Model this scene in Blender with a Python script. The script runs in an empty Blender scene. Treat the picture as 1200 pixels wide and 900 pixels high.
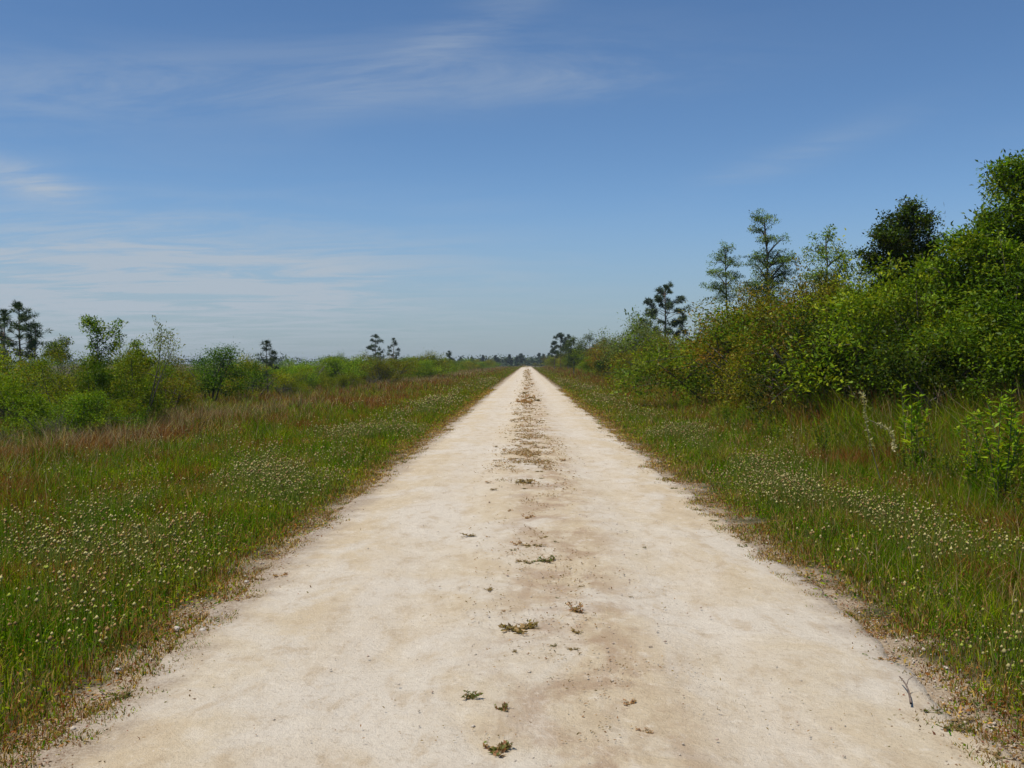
import bpy, math
import numpy as np
from mathutils import Vector, Euler

R = math.radians
scene = bpy.context.scene
COL = scene.collection

# ------------------------------------------------------------------ camera
H = 1.6                      # eye height (m)
F = 1200.0                   # focal length in photo pixels (photo is 1200 wide)
VPX, HY = 617.0, 425.5       # vanishing point of the road / horizon row
cam_data = bpy.data.cameras.new('camera')
cam_data.sensor_width = 36.0
cam_data.lens = 36.0
cam_data.clip_start = 0.05
cam_data.clip_end = 9000.0
cam = bpy.data.objects.new('camera', cam_data)
COL.objects.link(cam)
cam.location = (0, 0, H)
cam.rotation_euler = Euler((R(90) - math.atan((450 - HY) / F), 0, math.atan((VPX - 600) / F)), 'XYZ')
scene.camera = cam

# ------------------------------------------------------------------ sun, sky, exposure
SUN_EL, SUN_AZ = 66.0, -118.0     # azimuth clockwise from +Y: behind and to the left
sun_data = bpy.data.lights.new('sun', 'SUN')
sun_data.energy = 4.1
sun_data.angle = R(0.53)
sun_data.color = (1.0, 0.955, 0.88)
sun = bpy.data.objects.new('sun', sun_data)
COL.objects.link(sun)
sd = Vector((math.sin(R(SUN_AZ)) * math.cos(R(SUN_EL)), math.cos(R(SUN_AZ)) * math.cos(R(SUN_EL)), math.sin(R(SUN_EL))))
sun.rotation_euler = sd.to_track_quat('Z', 'Y').to_euler()
sun.location = (0, 0, 30)

world = bpy.data.worlds.new('World')
scene.world = world
world.use_nodes = True
nt = world.node_tree
nt.nodes.clear()


class NG:
    """small helper that wires shader nodes"""
    def __init__(self, tree):
        self.t = tree

    def n(self, typ, **kw):
        nd = self.t.nodes.new(typ)
        for k, v in kw.items():
            setattr(nd, k, v)
        return nd

    def put(self, sock, v):
        if v is None:
            return
        if isinstance(v, bpy.types.NodeSocket):
            self.t.links.new(v, sock)
        else:
            sock.default_value = v

    def math(self, op, a, b=None, c=None, clamp=False):
        nd = self.n('ShaderNodeMath', operation=op, use_clamp=clamp)
        for s, v in zip(nd.inputs, (a, b, c)):
            self.put(s, v)
        return nd.outputs[0]

    def vmath(self, op, a, b=None):
        nd = self.n('ShaderNodeVectorMath', operation=op)
        self.put(nd.inputs[0], a)
        self.put(nd.inputs[1], b)
        return nd.outputs[0]

    def mix(self, fac, a, b, blend='MIX'):
        nd = self.n('ShaderNodeMix', data_type='RGBA', blend_type=blend)
        self.put(nd.inputs[0], fac)
        self.put(nd.inputs[6], a if isinstance(a, bpy.types.NodeSocket) else (*a, 1.0))
        self.put(nd.inputs[7], b if isinstance(b, bpy.types.NodeSocket) else (*b, 1.0))
        return nd.outputs[2]

    def noise(self, vec, scale, detail=3.0, rough=0.55, dist=0.0, typ='FBM'):
        nd = self.n('ShaderNodeTexNoise')
        self.put(nd.inputs['Vector'], vec)
        nd.inputs['Scale'].default_value = scale
        nd.inputs['Detail'].default_value = detail
        nd.inputs['Roughness'].default_value = rough
        nd.inputs['Distortion'].default_value = dist
        return nd.outputs['Fac']

    def ramp(self, v, lo, hi, a=0.0, b=1.0):
        nd = self.n('ShaderNodeMapRange', interpolation_type='SMOOTHSTEP', clamp=True)
        self.put(nd.inputs[0], v)
        self.put(nd.inputs[1], lo)
        self.put(nd.inputs[2], hi)
        self.put(nd.inputs[3], a)
        self.put(nd.inputs[4], b)
        return nd.outputs[0]

    def scale(self, vec, s, loc=(0, 0, 0)):
        nd = self.n('ShaderNodeMapping')
        self.put(nd.inputs['Vector'], vec)
        nd.inputs['Scale'].default_value = s
        nd.inputs['Location'].default_value = loc
        return nd.outputs[0]


def build_world():
    g = NG(nt)
    sky = g.n('ShaderNodeTexSky', sky_type='NISHITA')
    sky.sun_disc = False
    sky.sun_elevation = R(SUN_EL)
    sky.sun_rotation = R(SUN_AZ)
    sky.altitude = 0.0
    sky.air_density = 0.85
    sky.dust_density = 0.0
    sky.ozone_density = 5.0
    tc = g.n('ShaderNodeTexCoord').outputs['Generated']
    sep = g.n('ShaderNodeSeparateXYZ')
    g.put(sep.inputs[0], tc)
    x, y, z = sep.outputs
    zz = g.math('MAXIMUM', g.math('ADD', z, 0.07), 0.03)
    u = g.math('DIVIDE', x, zz)
    v = g.math('DIVIDE', y, zz)
    comb = g.n('ShaderNodeCombineXYZ')
    g.put(comb.inputs[0], u)
    g.put(comb.inputs[1], v)
    p = comb.outputs[0]
    # thin high cirrus lying on a plane far above the ground
    wisp = g.noise(g.scale(p, (0.75, 1.5, 1), (3.1, 0.7, 0)), 1.3, 8, 0.66, 0.8)
    broad = g.noise(g.scale(p, (0.30, 0.42, 1), (1.3, 5.2, 0)), 1.0, 3, 0.5, 0.2)
    az = g.math('ARCTAN2', x, y)            # 0 along the road, negative to the left
    el = g.math('ARCSINE', z)

    def spot(a0, e0, sa, se, tilt=0.0):
        da = g.math('DIVIDE', g.math('SUBTRACT', az, a0), sa)
        e1 = g.math('SUBTRACT', g.math('SUBTRACT', el, e0), g.math('MULTIPLY', g.math('SUBTRACT', az, a0), tilt))
        de = g.math('DIVIDE', e1, se)
        q = g.math('ADD', g.math('MULTIPLY', da, da), g.math('MULTIPLY', de, de))
        return g.math('EXPONENT', g.math('MULTIPLY', q, -1.0))

    m = g.math('MULTIPLY', spot(-0.36, 0.072, 0.26, 0.050, 0.0), 1.2)
    m = g.math('ADD', m, g.math('MULTIPLY', spot(-0.45, 0.158, 0.05, 0.014, -0.22), 0.6))
    m = g.math('ADD', m, g.math('MULTIPLY', spot(-0.30, 0.255, 0.30, 0.030, 0.12), 0.30))
    m = g.math('ADD', m, g.math('MULTIPLY', spot(0.02, 0.265, 0.16, 0.020, 0.05), 0.28))
    m = g.math('ADD', m, g.math('MULTIPLY', spot(0.25, 0.19, 0.10, 0.014, 0.30), 0.18))
    m = g.math('ADD', m, g.math('MULTIPLY', g.ramp(broad, 0.45, 0.75), 0.16))
    m = g.math('ADD', m, g.math('MULTIPLY', spot(-0.08, 0.30, 0.12, 0.022, 0.5), 0.22))
    m = g.math('MULTIPLY', m, g.ramp(wisp, 0.36, 0.64, 0.15, 1.2))
    hs = g.n('ShaderNodeHueSaturation')
    hs.inputs['Saturation'].default_value = 1.09
    g.put(hs.inputs['Color'], sky.outputs[0])
    veil = g.mix(g.ramp(el, 0.17, -0.02, 0.0, 0.85), hs.outputs[0], (2.20, 2.90, 3.60))
    cloud = g.mix(g.math('MINIMUM', m, 0.8), veil, (4.2, 4.75, 5.4))
    bg = g.n('ShaderNodeBackground')
    g.put(bg.inputs[0], cloud)
    bg.inputs[1].default_value = 0.092
    out = g.n('ShaderNodeOutputWorld')
    nt.links.new(bg.outputs[0], out.inputs[0])


build_world()
scene.view_settings.view_transform = 'Standard'
scene.view_settings.look = 'None'
scene.view_settings.exposure = 0.2
scene.view_settings.gamma = 1.0
scene.view_settings.use_curve_mapping = False
scene.cycles.max_bounces = 6
scene.cycles.diffuse_bounces = 3
scene.cycles.transmission_bounces = 4
scene.cycles.volume_bounces = 0
scene.cycles.caustics_reflective = False
scene.cycles.caustics_refractive = False

# ------------------------------------------------------------------ numeric helpers
rng = np.random.default_rng(11)


def smooth(a, b, x):
    t = np.clip((x - a) / (b - a), 0, 1)
    return t * t * (3 - 2 * t)


def hash2(ix, iy, seed):
    h = (ix.astype(np.int64) * 374761393 + iy.astype(np.int64) * 668265263 + seed * 974634751) & 0x7fffffff
    h = ((h ^ (h >> 13)) * 1274126177) & 0x7fffffff
    return ((h ^ (h >> 16)) & 0xffff) / 65535.0


def vnoise(x, y, seed=0):
    x = np.asarray(x, float)
    y = np.asarray(y, float)
    ix, iy = np.floor(x), np.floor(y)
    fx, fy = x - ix, y - iy
    fx, fy = fx * fx * (3 - 2 * fx), fy * fy * (3 - 2 * fy)
    a, b = hash2(ix, iy, seed), hash2(ix + 1, iy, seed)
    c, d = hash2(ix, iy + 1, seed), hash2(ix + 1, iy + 1, seed)
    return (a * (1 - fx) + b * fx) * (1 - fy) + (c * (1 - fx) + d * fx) * fy


def fbm(x, y, seed=0, octv=3):
    s, a, t = 0, 0.5, 0
    for k in range(octv):
        s = s + a * vnoise(np.asarray(x) * 2 ** k, np.asarray(y) * 2 ** k, seed + 17 * k)
        t += a
        a *= 0.5
    return s / t


EDGE_L, EDGE_R = 2.06, 2.06


def road_edge(y, side):
    """ragged distance of the road's border from the axis"""
    y = np.asarray(y, float)
    base = EDGE_L if side < 0 else EDGE_R
    return base + 0.20 * (fbm(y * 0.45, side * 7.0 + 0 * y, 5) - 0.5) + 0.16 * (fbm(y * 2.1, side * 3.0 + 0 * y, 9) - 0.5)


def gz(x, y):
    """height of the natural ground"""
    x = np.asarray(x, float)
    y = np.asarray(y, float)
    ax = np.abs(x)
    z = -0.035 - 0.28 * smooth(2.3, 7.5, ax)
    z = z + 0.09 * smooth(2.0, 3.5, ax) * (fbm(x * 0.5, y * 0.5, 3) - 0.5)
    return z


def bend(y):
    """the road runs dead straight and swings away to the right far off"""
    y = np.asarray(y, float)
    t = np.clip((y - 385) / 60.0, 0, None)
    return 9 * t * t


def at(px, d):
    return (px - VPX) / F * d


def zat(py, d):
    return H - (py - HY) / F * d


# ------------------------------------------------------------------ mesh helpers
def mk_mesh(name, V, faces, tint=None, smooth_shade=False):
    """faces: list of int arrays (m,3) / (m,4)"""
    me = bpy.data.meshes.new(name)
    V = np.ascontiguousarray(V, np.float32)
    faces = [np.asarray(f, np.int32) for f in faces if len(f)]
    nl = sum(f.size for f in faces)
    nf = sum(len(f) for f in faces)
    me.vertices.add(len(V))
    me.vertices.foreach_set('co', V.ravel())
    me.loops.add(nl)
    me.loops.foreach_set('vertex_index', np.concatenate([f.ravel() for f in faces]))
    me.polygons.add(nf)
    tot = np.concatenate([np.full(len(f), f.shape[1], np.int32) for f in faces])
    start = np.concatenate([[0], np.cumsum(tot)[:-1]]).astype(np.int32)
    me.polygons.foreach_set('loop_start', start)
    if smooth_shade:
        me.polygons.foreach_set('use_smooth', np.ones(nf, bool))
    if tint is not None:
        at_ = me.attributes.new('tint', 'FLOAT_COLOR', 'POINT')
        c = np.ones((len(V), 4), np.float32)
        c[:, :3] = tint
        at_.data.foreach_set('color', c.ravel())
    me.update(calc_edges=True)
    return me


def obj(name, me, mat=None, parent=None, loc=None, color=None):
    o = bpy.data.objects.new(name, me)
    COL.objects.link(o)
    if mat is not None and me is not None and len(me.materials) == 0:
        me.materials.append(mat)
    if parent is not None:
        o.parent = parent
    if loc is not None:
        o.location = loc
    if color is not None:
        o.color = (*color, 1.0)
    return o


def tag(o, label=None, cat=None, group=None, kind=None):
    if label:
        o['label'] = label
    if cat:
        o['category'] = cat
    if group:
        o['group'] = group
    if kind:
        o['kind'] = kind
    return o


def thing(name, label, cat, loc, rz=0.0, group=None):
    o = bpy.data.objects.new(name, None)
    o.empty_display_size = 0.3
    COL.objects.link(o)
    o.location = loc
    o.rotation_euler = (0, 0, rz)
    return tag(o, label, cat, group)


def unit(v):
    return v / np.maximum(np.linalg.norm(v, axis=-1, keepdims=True), 1e-9)


class Tubes:
    """tapered stems, limbs and twigs collected into one mesh"""
    def __init__(self, sides=5):
        self.V, self.Fq, self.n, self.s = [], [], 0, sides

    def add(self, pts, rad):
        pts = np.asarray(pts, float)
        rad = np.asarray(rad, float)
        m, s = len(pts), self.s
        tan = unit(np.gradient(pts, axis=0))
        ref = np.tile([0.31, 0.87, 0.12], (m, 1))
        a = unit(np.cross(tan, ref))
        b = np.cross(tan, a)
        th = np.arange(s) / s * 2 * np.pi
        ring = pts[:, None] + rad[:, None, None] * (np.cos(th)[None, :, None] * a[:, None] + np.sin(th)[None, :, None] * b[:, None])
        self.V.append(ring.reshape(-1, 3))
        i = np.arange(m - 1)[:, None] * s
        k = np.arange(s)[None]
        k2 = (k + 1) % s
        q = np.stack([i + k, i + k2, i + s + k2, i + s + k], -1).reshape(-1, 4) + self.n
        self.Fq.append(q)
        self.n += m * s

    def mesh(self, name):
        return mk_mesh(name, np.concatenate(self.V), [np.concatenate(self.Fq)], smooth_shade=True)


class Leaves:
    """loose leaves / needles, each a pointed four-cornered face"""
    def __init__(self):
        self.V, self.C, self.n = [], [], 0

    def add(self, base, axis, nrm, length, width, col):
        n = len(base)
        axis = unit(axis)
        side = unit(np.cross(axis, nrm))
        up = np.cross(side, axis)
        L = np.asarray(length).reshape(-1, 1) * np.ones((n, 1))
        W = np.asarray(width).reshape(-1, 1) * np.ones((n, 1))
        mid = base + axis * L * 0.45
        v = np.stack([base, mid + side * W * 0.5 + up * W * 0.12, base + axis * L - up * L * 0.10, mid - side * W * 0.5 + up * W * 0.12], 1)
        self.V.append(v.reshape(-1, 3))
        self.C.append(np.repeat(np.asarray(col).reshape(-1, 3) * np.ones((n, 3)), 4, axis=0))
        self.n += n

    def mesh(self, name):
        V = np.concatenate(self.V)
        f = np.arange(len(V)).reshape(-1, 4)
        return mk_mesh(name, V, [f], tint=np.concatenate(self.C))


def blades_mesh(name, P, h, w, lean, yaw, col):
    """grass blades: P (n,3) roots"""
    n = len(P)
    sx, sy = np.cos(yaw), np.sin(yaw)
    side = np.stack([sx, sy, 0 * sx], 1)
    ld = rng.uniform(0, 2 * np.pi, n)
    ldir = np.stack([np.cos(ld), np.sin(ld), 0 * ld], 1)
    up = np.array([0, 0, 1.0])
    h, w, lean = h[:, None], w[:, None], lean[:, None]
    m = P + up * h * 0.55 + ldir * h * lean * 0.35
    t = P + up * h * (1 - 0.25 * lean) + ldir * h * lean
    v = np.stack([P - side * w * 0.5, P + side * w * 0.5, m + side * w * 0.42, m - side * w * 0.42, t], 1).reshape(-1, 3)
    i = np.arange(n)[:, None] * 5
    q = i + np.array([[0, 1, 2, 3]])
    tr = i + np.array([[3, 2, 4]])
    return mk_mesh(name, v, [q, tr], tint=np.repeat(col, 5, axis=0))


# ------------------------------------------------------------------ materials
def new_mat(name):
    m = bpy.data.materials.new(name)
    m.use_nodes = True
    m.node_tree.nodes.clear()
    return m, NG(m.node_tree)


def leaf_material(name, trans=0.3, spec=0.35, rough=0.45, use_obj=True, hue=0.0):
    m, g = new_mat(name)
    a = g.n('ShaderNodeAttribute', attribute_name='tint')
    c = a.outputs['Color']
    if use_obj:
        oi = g.n('ShaderNodeObjectInfo')
        c = g.mix(1.0, c, oi.outputs['Color'], 'MULTIPLY')
    pr = g.n('ShaderNodeBsdfPrincipled')
    g.put(pr.inputs['Base Color'], c)
    pr.inputs['Roughness'].default_value = rough
    pr.inputs['Specular IOR Level'].default_value = spec
    tr = g.n('ShaderNodeBsdfTranslucent')
    g.put(tr.inputs[0], g.mix(1.0, c, (1.2, 1.25, 0.45), 'MULTIPLY'))
    mx = g.n('ShaderNodeMixShader')
    mx.inputs[0].default_value = trans
    m.node_tree.links.new(pr.outputs[0], mx.inputs[1])
    m.node_tree.links.new(tr.outputs[0], mx.inputs[2])
    out = g.n('ShaderNodeOutputMaterial')
    m.node_tree.links.new(mx.outputs[0], out.inputs[0])
    return m


def bark_material(name, c1, c2):
    m, g = new_mat(name)
    p = g.n('ShaderNodeTexCoord').outputs['Object']
    n = g.noise(g.scale(p, (9, 9, 2)), 3.0, 5, 0.65)
    c = g.mix(g.ramp(n, 0.35, 0.65), c1, c2)
    pr = g.n('ShaderNodeBsdfPrincipled')
    g.put(pr.inputs['Base Color'], c)
    pr.inputs['Roughness'].default_value = 0.9
    b = g.n('ShaderNodeBump')
    b.inputs['Strength'].default_value = 0.6
    b.inputs['Distance'].default_value = 0.02
    g.put(b.inputs['Height'], n)
    m.node_tree.links.new(b.outputs[0], pr.inputs['Normal'])
    out = g.n('ShaderNodeOutputMaterial')
    m.node_tree.links.new(pr.outputs[0], out.inputs[0])
    return m


M_LEAF = leaf_material('leaf', 0.36, 0.10, 0.45)
M_NEEDLE = leaf_material('needle', 0.12, 0.25, 0.55)
M_GRASS = leaf_material('grass_blade', 0.45, 0.0, 0.9, use_obj=False)
M_FLOWER = leaf_material('flower_head', 0.15, 0.1, 0.8, use_obj=False)
M_BARK = bark_material('grey_bark', (0.055, 0.046, 0.036), (0.12, 0.10, 0.078))
M_PBARK = bark_material('pine_bark', (0.10, 0.07, 0.05), (0.22, 0.16, 0.12))


def ground_material():
    m, g = new_mat('verge_soil')
    p = g.n('ShaderNodeTexCoord').outputs['Object']
    sep = g.n('ShaderNodeSeparateXYZ')
    g.put(sep.inputs[0], p)
    ax = g.math('ABSOLUTE', sep.outputs[0])
    big = g.noise(p, 0.25, 4, 0.6)
    fine = g.noise(p, 14.0, 5, 0.7)
    peb = g.noise(p, 55.0, 3, 0.7)
    soil = g.mix(g.ramp(big, 0.35, 0.65), (0.050, 0.060, 0.018), (0.085, 0.065, 0.030))
    soil = g.mix(g.ramp(fine, 0.35, 0.7), soil, (0.11, 0.085, 0.045))
    dirt = g.mix(g.ramp(peb, 0.3, 0.7), (0.27, 0.18, 0.105), (0.47, 0.385, 0.27))
    d = g.math('ADD', ax, g.math('MULTIPLY', g.math('SUBTRACT', g.noise(p, 2.2, 4, 0.6), 0.5), 1.3))
    c = g.mix(g.ramp(d, 2.05, 2.45), dirt, soil)
    pr = g.n('ShaderNodeBsdfPrincipled')
    g.put(pr.inputs['Base Color'], c)
    pr.inputs['Roughness'].default_value = 0.95
    pr.inputs['Specular IOR Level'].default_value = 0.1
    b = g.n('ShaderNodeBump')
    b.inputs['Strength'].default_value = 0.8
    b.inputs['Distance'].default_value = 0.03
    g.put(b.inputs['Height'], g.math('ADD', fine, peb))
    m.node_tree.links.new(b.outputs[0], pr.inputs['Normal'])
    out = g.n('ShaderNodeOutputMaterial')
    m.node_tree.links.new(pr.outputs[0], out.inputs[0])
    return m


def road_material():
    m, g = new_mat('crushed_limestone')
    p = g.n('ShaderNodeTexCoord').outputs['Object']
    sep = g.n('ShaderNodeSeparateXYZ')
    g.put(sep.inputs[0], p)
    x = sep.outputs[0]
    streak = g.noise(g.scale(p, (1.5, 0.30, 1)), 1.0, 5, 0.6, 0.4)
    blot = g.noise(g.scale(p, (0.9, 0.55, 1), (4, 2, 0)), 1.0, 6, 0.62, 0.8)
    grit = g.noise(p, 38.0, 5, 0.75)
    spk = g.noise(p, 150.0, 2, 0.6)
    c = g.mix(g.ramp(streak, 0.30, 0.70), (0.364, 0.298, 0.197), (0.380, 0.326, 0.232))
    c = g.mix(g.ramp(blot, 0.44, 0.60), c, (0.400, 0.361, 0.289))
    trk = g.math('MAXIMUM', g.math('SUBTRACT', 1.0, g.ramp(g.math('ABSOLUTE', g.math('ADD', x, 0.85)), 0.15, 0.55)), g.math('SUBTRACT', 1.0, g.ramp(g.math('ABSOLUTE', g.math('SUBTRACT', x, 1.05)), 0.15, 0.55)))
    c = g.mix(g.math('MULTIPLY', trk, g.ramp(g.noise(g.scale(p, (1.2, 0.35, 1), (7, 3, 0)), 1.0, 4, 0.6), 0.35, 0.6, 0.1, 0.7)), c, (0.415, 0.375, 0.305))
    # ochre mid strip where the wheels never run
    mid = g.math('SUBTRACT', 1.0, g.ramp(g.math('ABSOLUTE', g.math('SUBTRACT', x, 0.28)), 0.12, 0.75))
    mn = g.noise(g.scale(p, (1.6, 1.0, 1), (9, 1, 0)), 1.6, 7, 0.7, 0.5)
    c = g.mix(g.math('MULTIPLY', mid, g.ramp(mn, 0.43, 0.62, 0, 0.70)), c, (0.225, 0.150, 0.092))
    stain = g.noise(g.scale(p, (1.3, 0.8, 1), (2, 8, 0)), 2.4, 6, 0.7, 1.0)
    c = g.mix(g.ramp(stain, 0.60, 0.76, 0, 0.45), c, (0.256, 0.196, 0.120))
    mot = g.noise(g.scale(p, (5.5, 2.6, 1), (3, 3, 0)), 1.0, 6, 0.68, 0.3)
    c = g.mix(g.ramp(mot, 0.50, 0.66, 0, 0.55), c, (0.300, 0.235, 0.150))
    c = g.mix(g.ramp(mot, 0.46, 0.32, 0, 0.5), c, (0.455, 0.415, 0.335))
    c = g.mix(g.ramp(grit, 0.55, 0.70, 0, 0.55), c, (0.224, 0.173, 0.112))
    c = g.mix(g.ramp(grit, 0.40, 0.26, 0, 0.45), c, (0.456, 0.416, 0.345))
    c = g.mix(g.ramp(spk, 0.62, 0.74, 0, 0.35), c, (0.240, 0.188, 0.128))
    mm = g.noise(p, 13.0, 5, 0.72, 0.2)
    c = g.mix(g.ramp(mm, 0.54, 0.70, 0, 0.40), c, (0.25, 0.195, 0.125))
    c = g.mix(g.ramp(mm, 0.44, 0.30, 0, 0.40), c, (0.50, 0.46, 0.38))
    c = g.mix(1.0, c, (1.37, 1.32, 1.29), 'MULTIPLY')
    # brown leaf litter and reddish grit creeping in from both borders
    ax = g.math('ADD', g.math('ABSOLUTE', g.math('SUBTRACT', x, 0.075)), g.math('MULTIPLY', g.math('SUBTRACT', g.noise(p, 3.0, 5, 0.7), 0.5), 0.7))
    e = g.ramp(ax, 1.72, 2.12, 0, 0.75)
    lit = g.mix(g.ramp(g.noise(p, 48.0, 4, 0.7), 0.40, 0.62), (0.176, 0.114, 0.075), (0.384, 0.314, 0.232))
    c = g.mix(e, c, lit)
    pr = g.n('ShaderNodeBsdfPrincipled')
    g.put(pr.inputs['Base Color'], c)
    pr.inputs['Roughness'].default_value = 0.92
    pr.inputs['Specular IOR Level'].default_value = 0.15
    b = g.n('ShaderNodeBump')
    b.inputs['Strength'].default_value = 0.9
    b.inputs['Distance'].default_value = 0.02
    hgt = g.math('ADD', g.math('MULTIPLY', grit, 0.7), g.math('ADD', g.math('MULTIPLY', spk, 0.25), g.math('MULTIPLY', g.noise(p, 7.0, 5, 0.6), 1.2)))
    g.put(b.inputs['Height'], hgt)
    m.node_tree.links.new(b.outputs[0], pr.inputs['Normal'])
    out = g.n('ShaderNodeOutputMaterial')
    m.node_tree.links.new(pr.outputs[0], out.inputs[0])
    return m


def stone_material():
    m, g = new_mat('limestone_chip')
    a = g.n('ShaderNodeAttribute', attribute_name='tint')
    p = g.n('ShaderNodeTexCoord').outputs['Object']
    c = g.mix(g.ramp(g.noise(p, 60, 3, 0.6), 0.35, 0.7, 0, 0.5), a.outputs['Color'], (0.30, 0.24, 0.18))
    pr = g.n('ShaderNodeBsdfPrincipled')
    g.put(pr.inputs['Base Color'], c)
    pr.inputs['Roughness'].default_value = 0.9
    out = g.n('ShaderNodeOutputMaterial')
    m.node_tree.links.new(pr.outputs[0], out.inputs[0])
    return m


M_GROUND, M_ROAD, M_STONE = ground_material(), road_material(), stone_material()

# ------------------------------------------------------------------ ground and road
def grid_mesh(name, xs, ys, zf, xf=None):
    X, Y = np.meshgrid(xs, ys)
    Z = zf(X, Y)
    if xf is not None:
        X = xf(X, Y)
    V = np.stack([X, Y, Z], -1).reshape(-1, 3)
    nx, ny = len(xs), len(ys)
    i = (np.arange(ny - 1)[:, None] * nx + np.arange(nx - 1)[None]).ravel()
    q = np.stack([i, i + 1, i + nx + 1, i + nx], 1)
    return mk_mesh(name, V, [q], smooth_shade=True)


xs = np.unique(np.concatenate([np.linspace(-14, 14, 141), np.linspace(-60, 60, 61), [-2500, -1600, -900, -400, -200, -110, 110, 200, 400, 900, 1600, 2500]]))
ys = np.unique(np.concatenate([np.linspace(-12, 40, 201), np.linspace(40, 130, 91), np.linspace(130, 500, 75), [-2500, -900, -300, -100, -40, 700, 1000, 1600, 2500]]))
tag(obj('ground', grid_mesh('ground', xs, ys, gz), M_GROUND), 'flat soil under the grassy verges and scrub', 'ground', kind='structure')


def make_road():
    ys = np.concatenate([np.arange(-10, 14, 0.06), np.arange(14, 40, 0.2), np.arange(40, 120, 0.8), np.arange(120, 470, 4.0)])
    t = np.concatenate([[-1.0, -0.985], np.linspace(-0.96, 0.96, 45), [0.985, 1.0]])
    T, Y = np.meshgrid(t, ys)
    E = np.where(T < 0, road_edge(Y, -1), road_edge(Y, 1))
    X = T * E
    Z = 0.052 * (1 - np.abs(T) ** 2) - 0.027 + 0.018 * (fbm(X * 1.2, Y * 0.8, 21) - 0.5) + 0.008 * (fbm(X * 7, Y * 7, 23) - 0.5)
    # two shallow wheel tracks
    Z -= 0.022 * (np.exp(-((X + 0.75) / 0.3) ** 2) + np.exp(-((X - 1.05) / 0.3) ** 2))
    Z = np.where(np.abs(T) > 0.99, -0.12, Z)
    V = np.stack([X + bend(Y), Y, Z], -1).reshape(-1, 3)
    nx, ny = len(t), len(ys)
    i = (np.arange(ny - 1)[:, None] * nx + np.arange(nx - 1)[None]).ravel()
    q = np.stack([i, i + 1, i + nx + 1, i + nx], 1)
    return mk_mesh('road', V, [q], smooth_shade=True)


tag(obj('road', make_road(), M_ROAD), 'straight white limestone gravel road running to the horizon', 'road', kind='structure')


def road_z(x, y):
    t = np.asarray(x) / 1.85
    return 0.052 * (1 - t * t) - 0.027


# ------------------------------------------------------------------ grass on the verges
GREEN = np.array([0.120, 0.215, 0.004])
YGREEN = np.array([0.300, 0.330, 0.010])
DGREEN = np.array([0.050, 0.140, 0.004])
RED = np.array([0.220, 0.070, 0.020])
RUST = np.array([0.280, 0.125, 0.032])
STRAW = np.array([0.500, 0.340, 0.090])
MAUVE = np.array([0.380, 0.280, 0.160])
PINK = np.array([0.460, 0.260, 0.110])


def grass_sample(side, bands, xmax_fn):
    PX, PY, PS = [], [], []
    for d0, d1, dens, sc in bands:
        w = max(xmax_fn(d1), xmax_fn(d0))
        n = int(dens * (d1 - d0) * w)
        y = rng.uniform(d0, d1, n)
        u = rng.uniform(0, w, n)
        keep = u < xmax_fn(y)
        PX.append(u[keep]); PY.append(y[keep]); PS.append(np.full(keep.sum(), sc))
    # extra short growth hugging the gravel
    n = 42000
    y = 3.0 + 60 * rng.random(n) ** 2.2
    PX.append(np.abs(rng.normal(0.22, 0.26, n))); PY.append(y); PS.append(1.0 + y / 18)
    return np.concatenate(PX), np.concatenate(PY), np.concatenate(PS)


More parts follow.
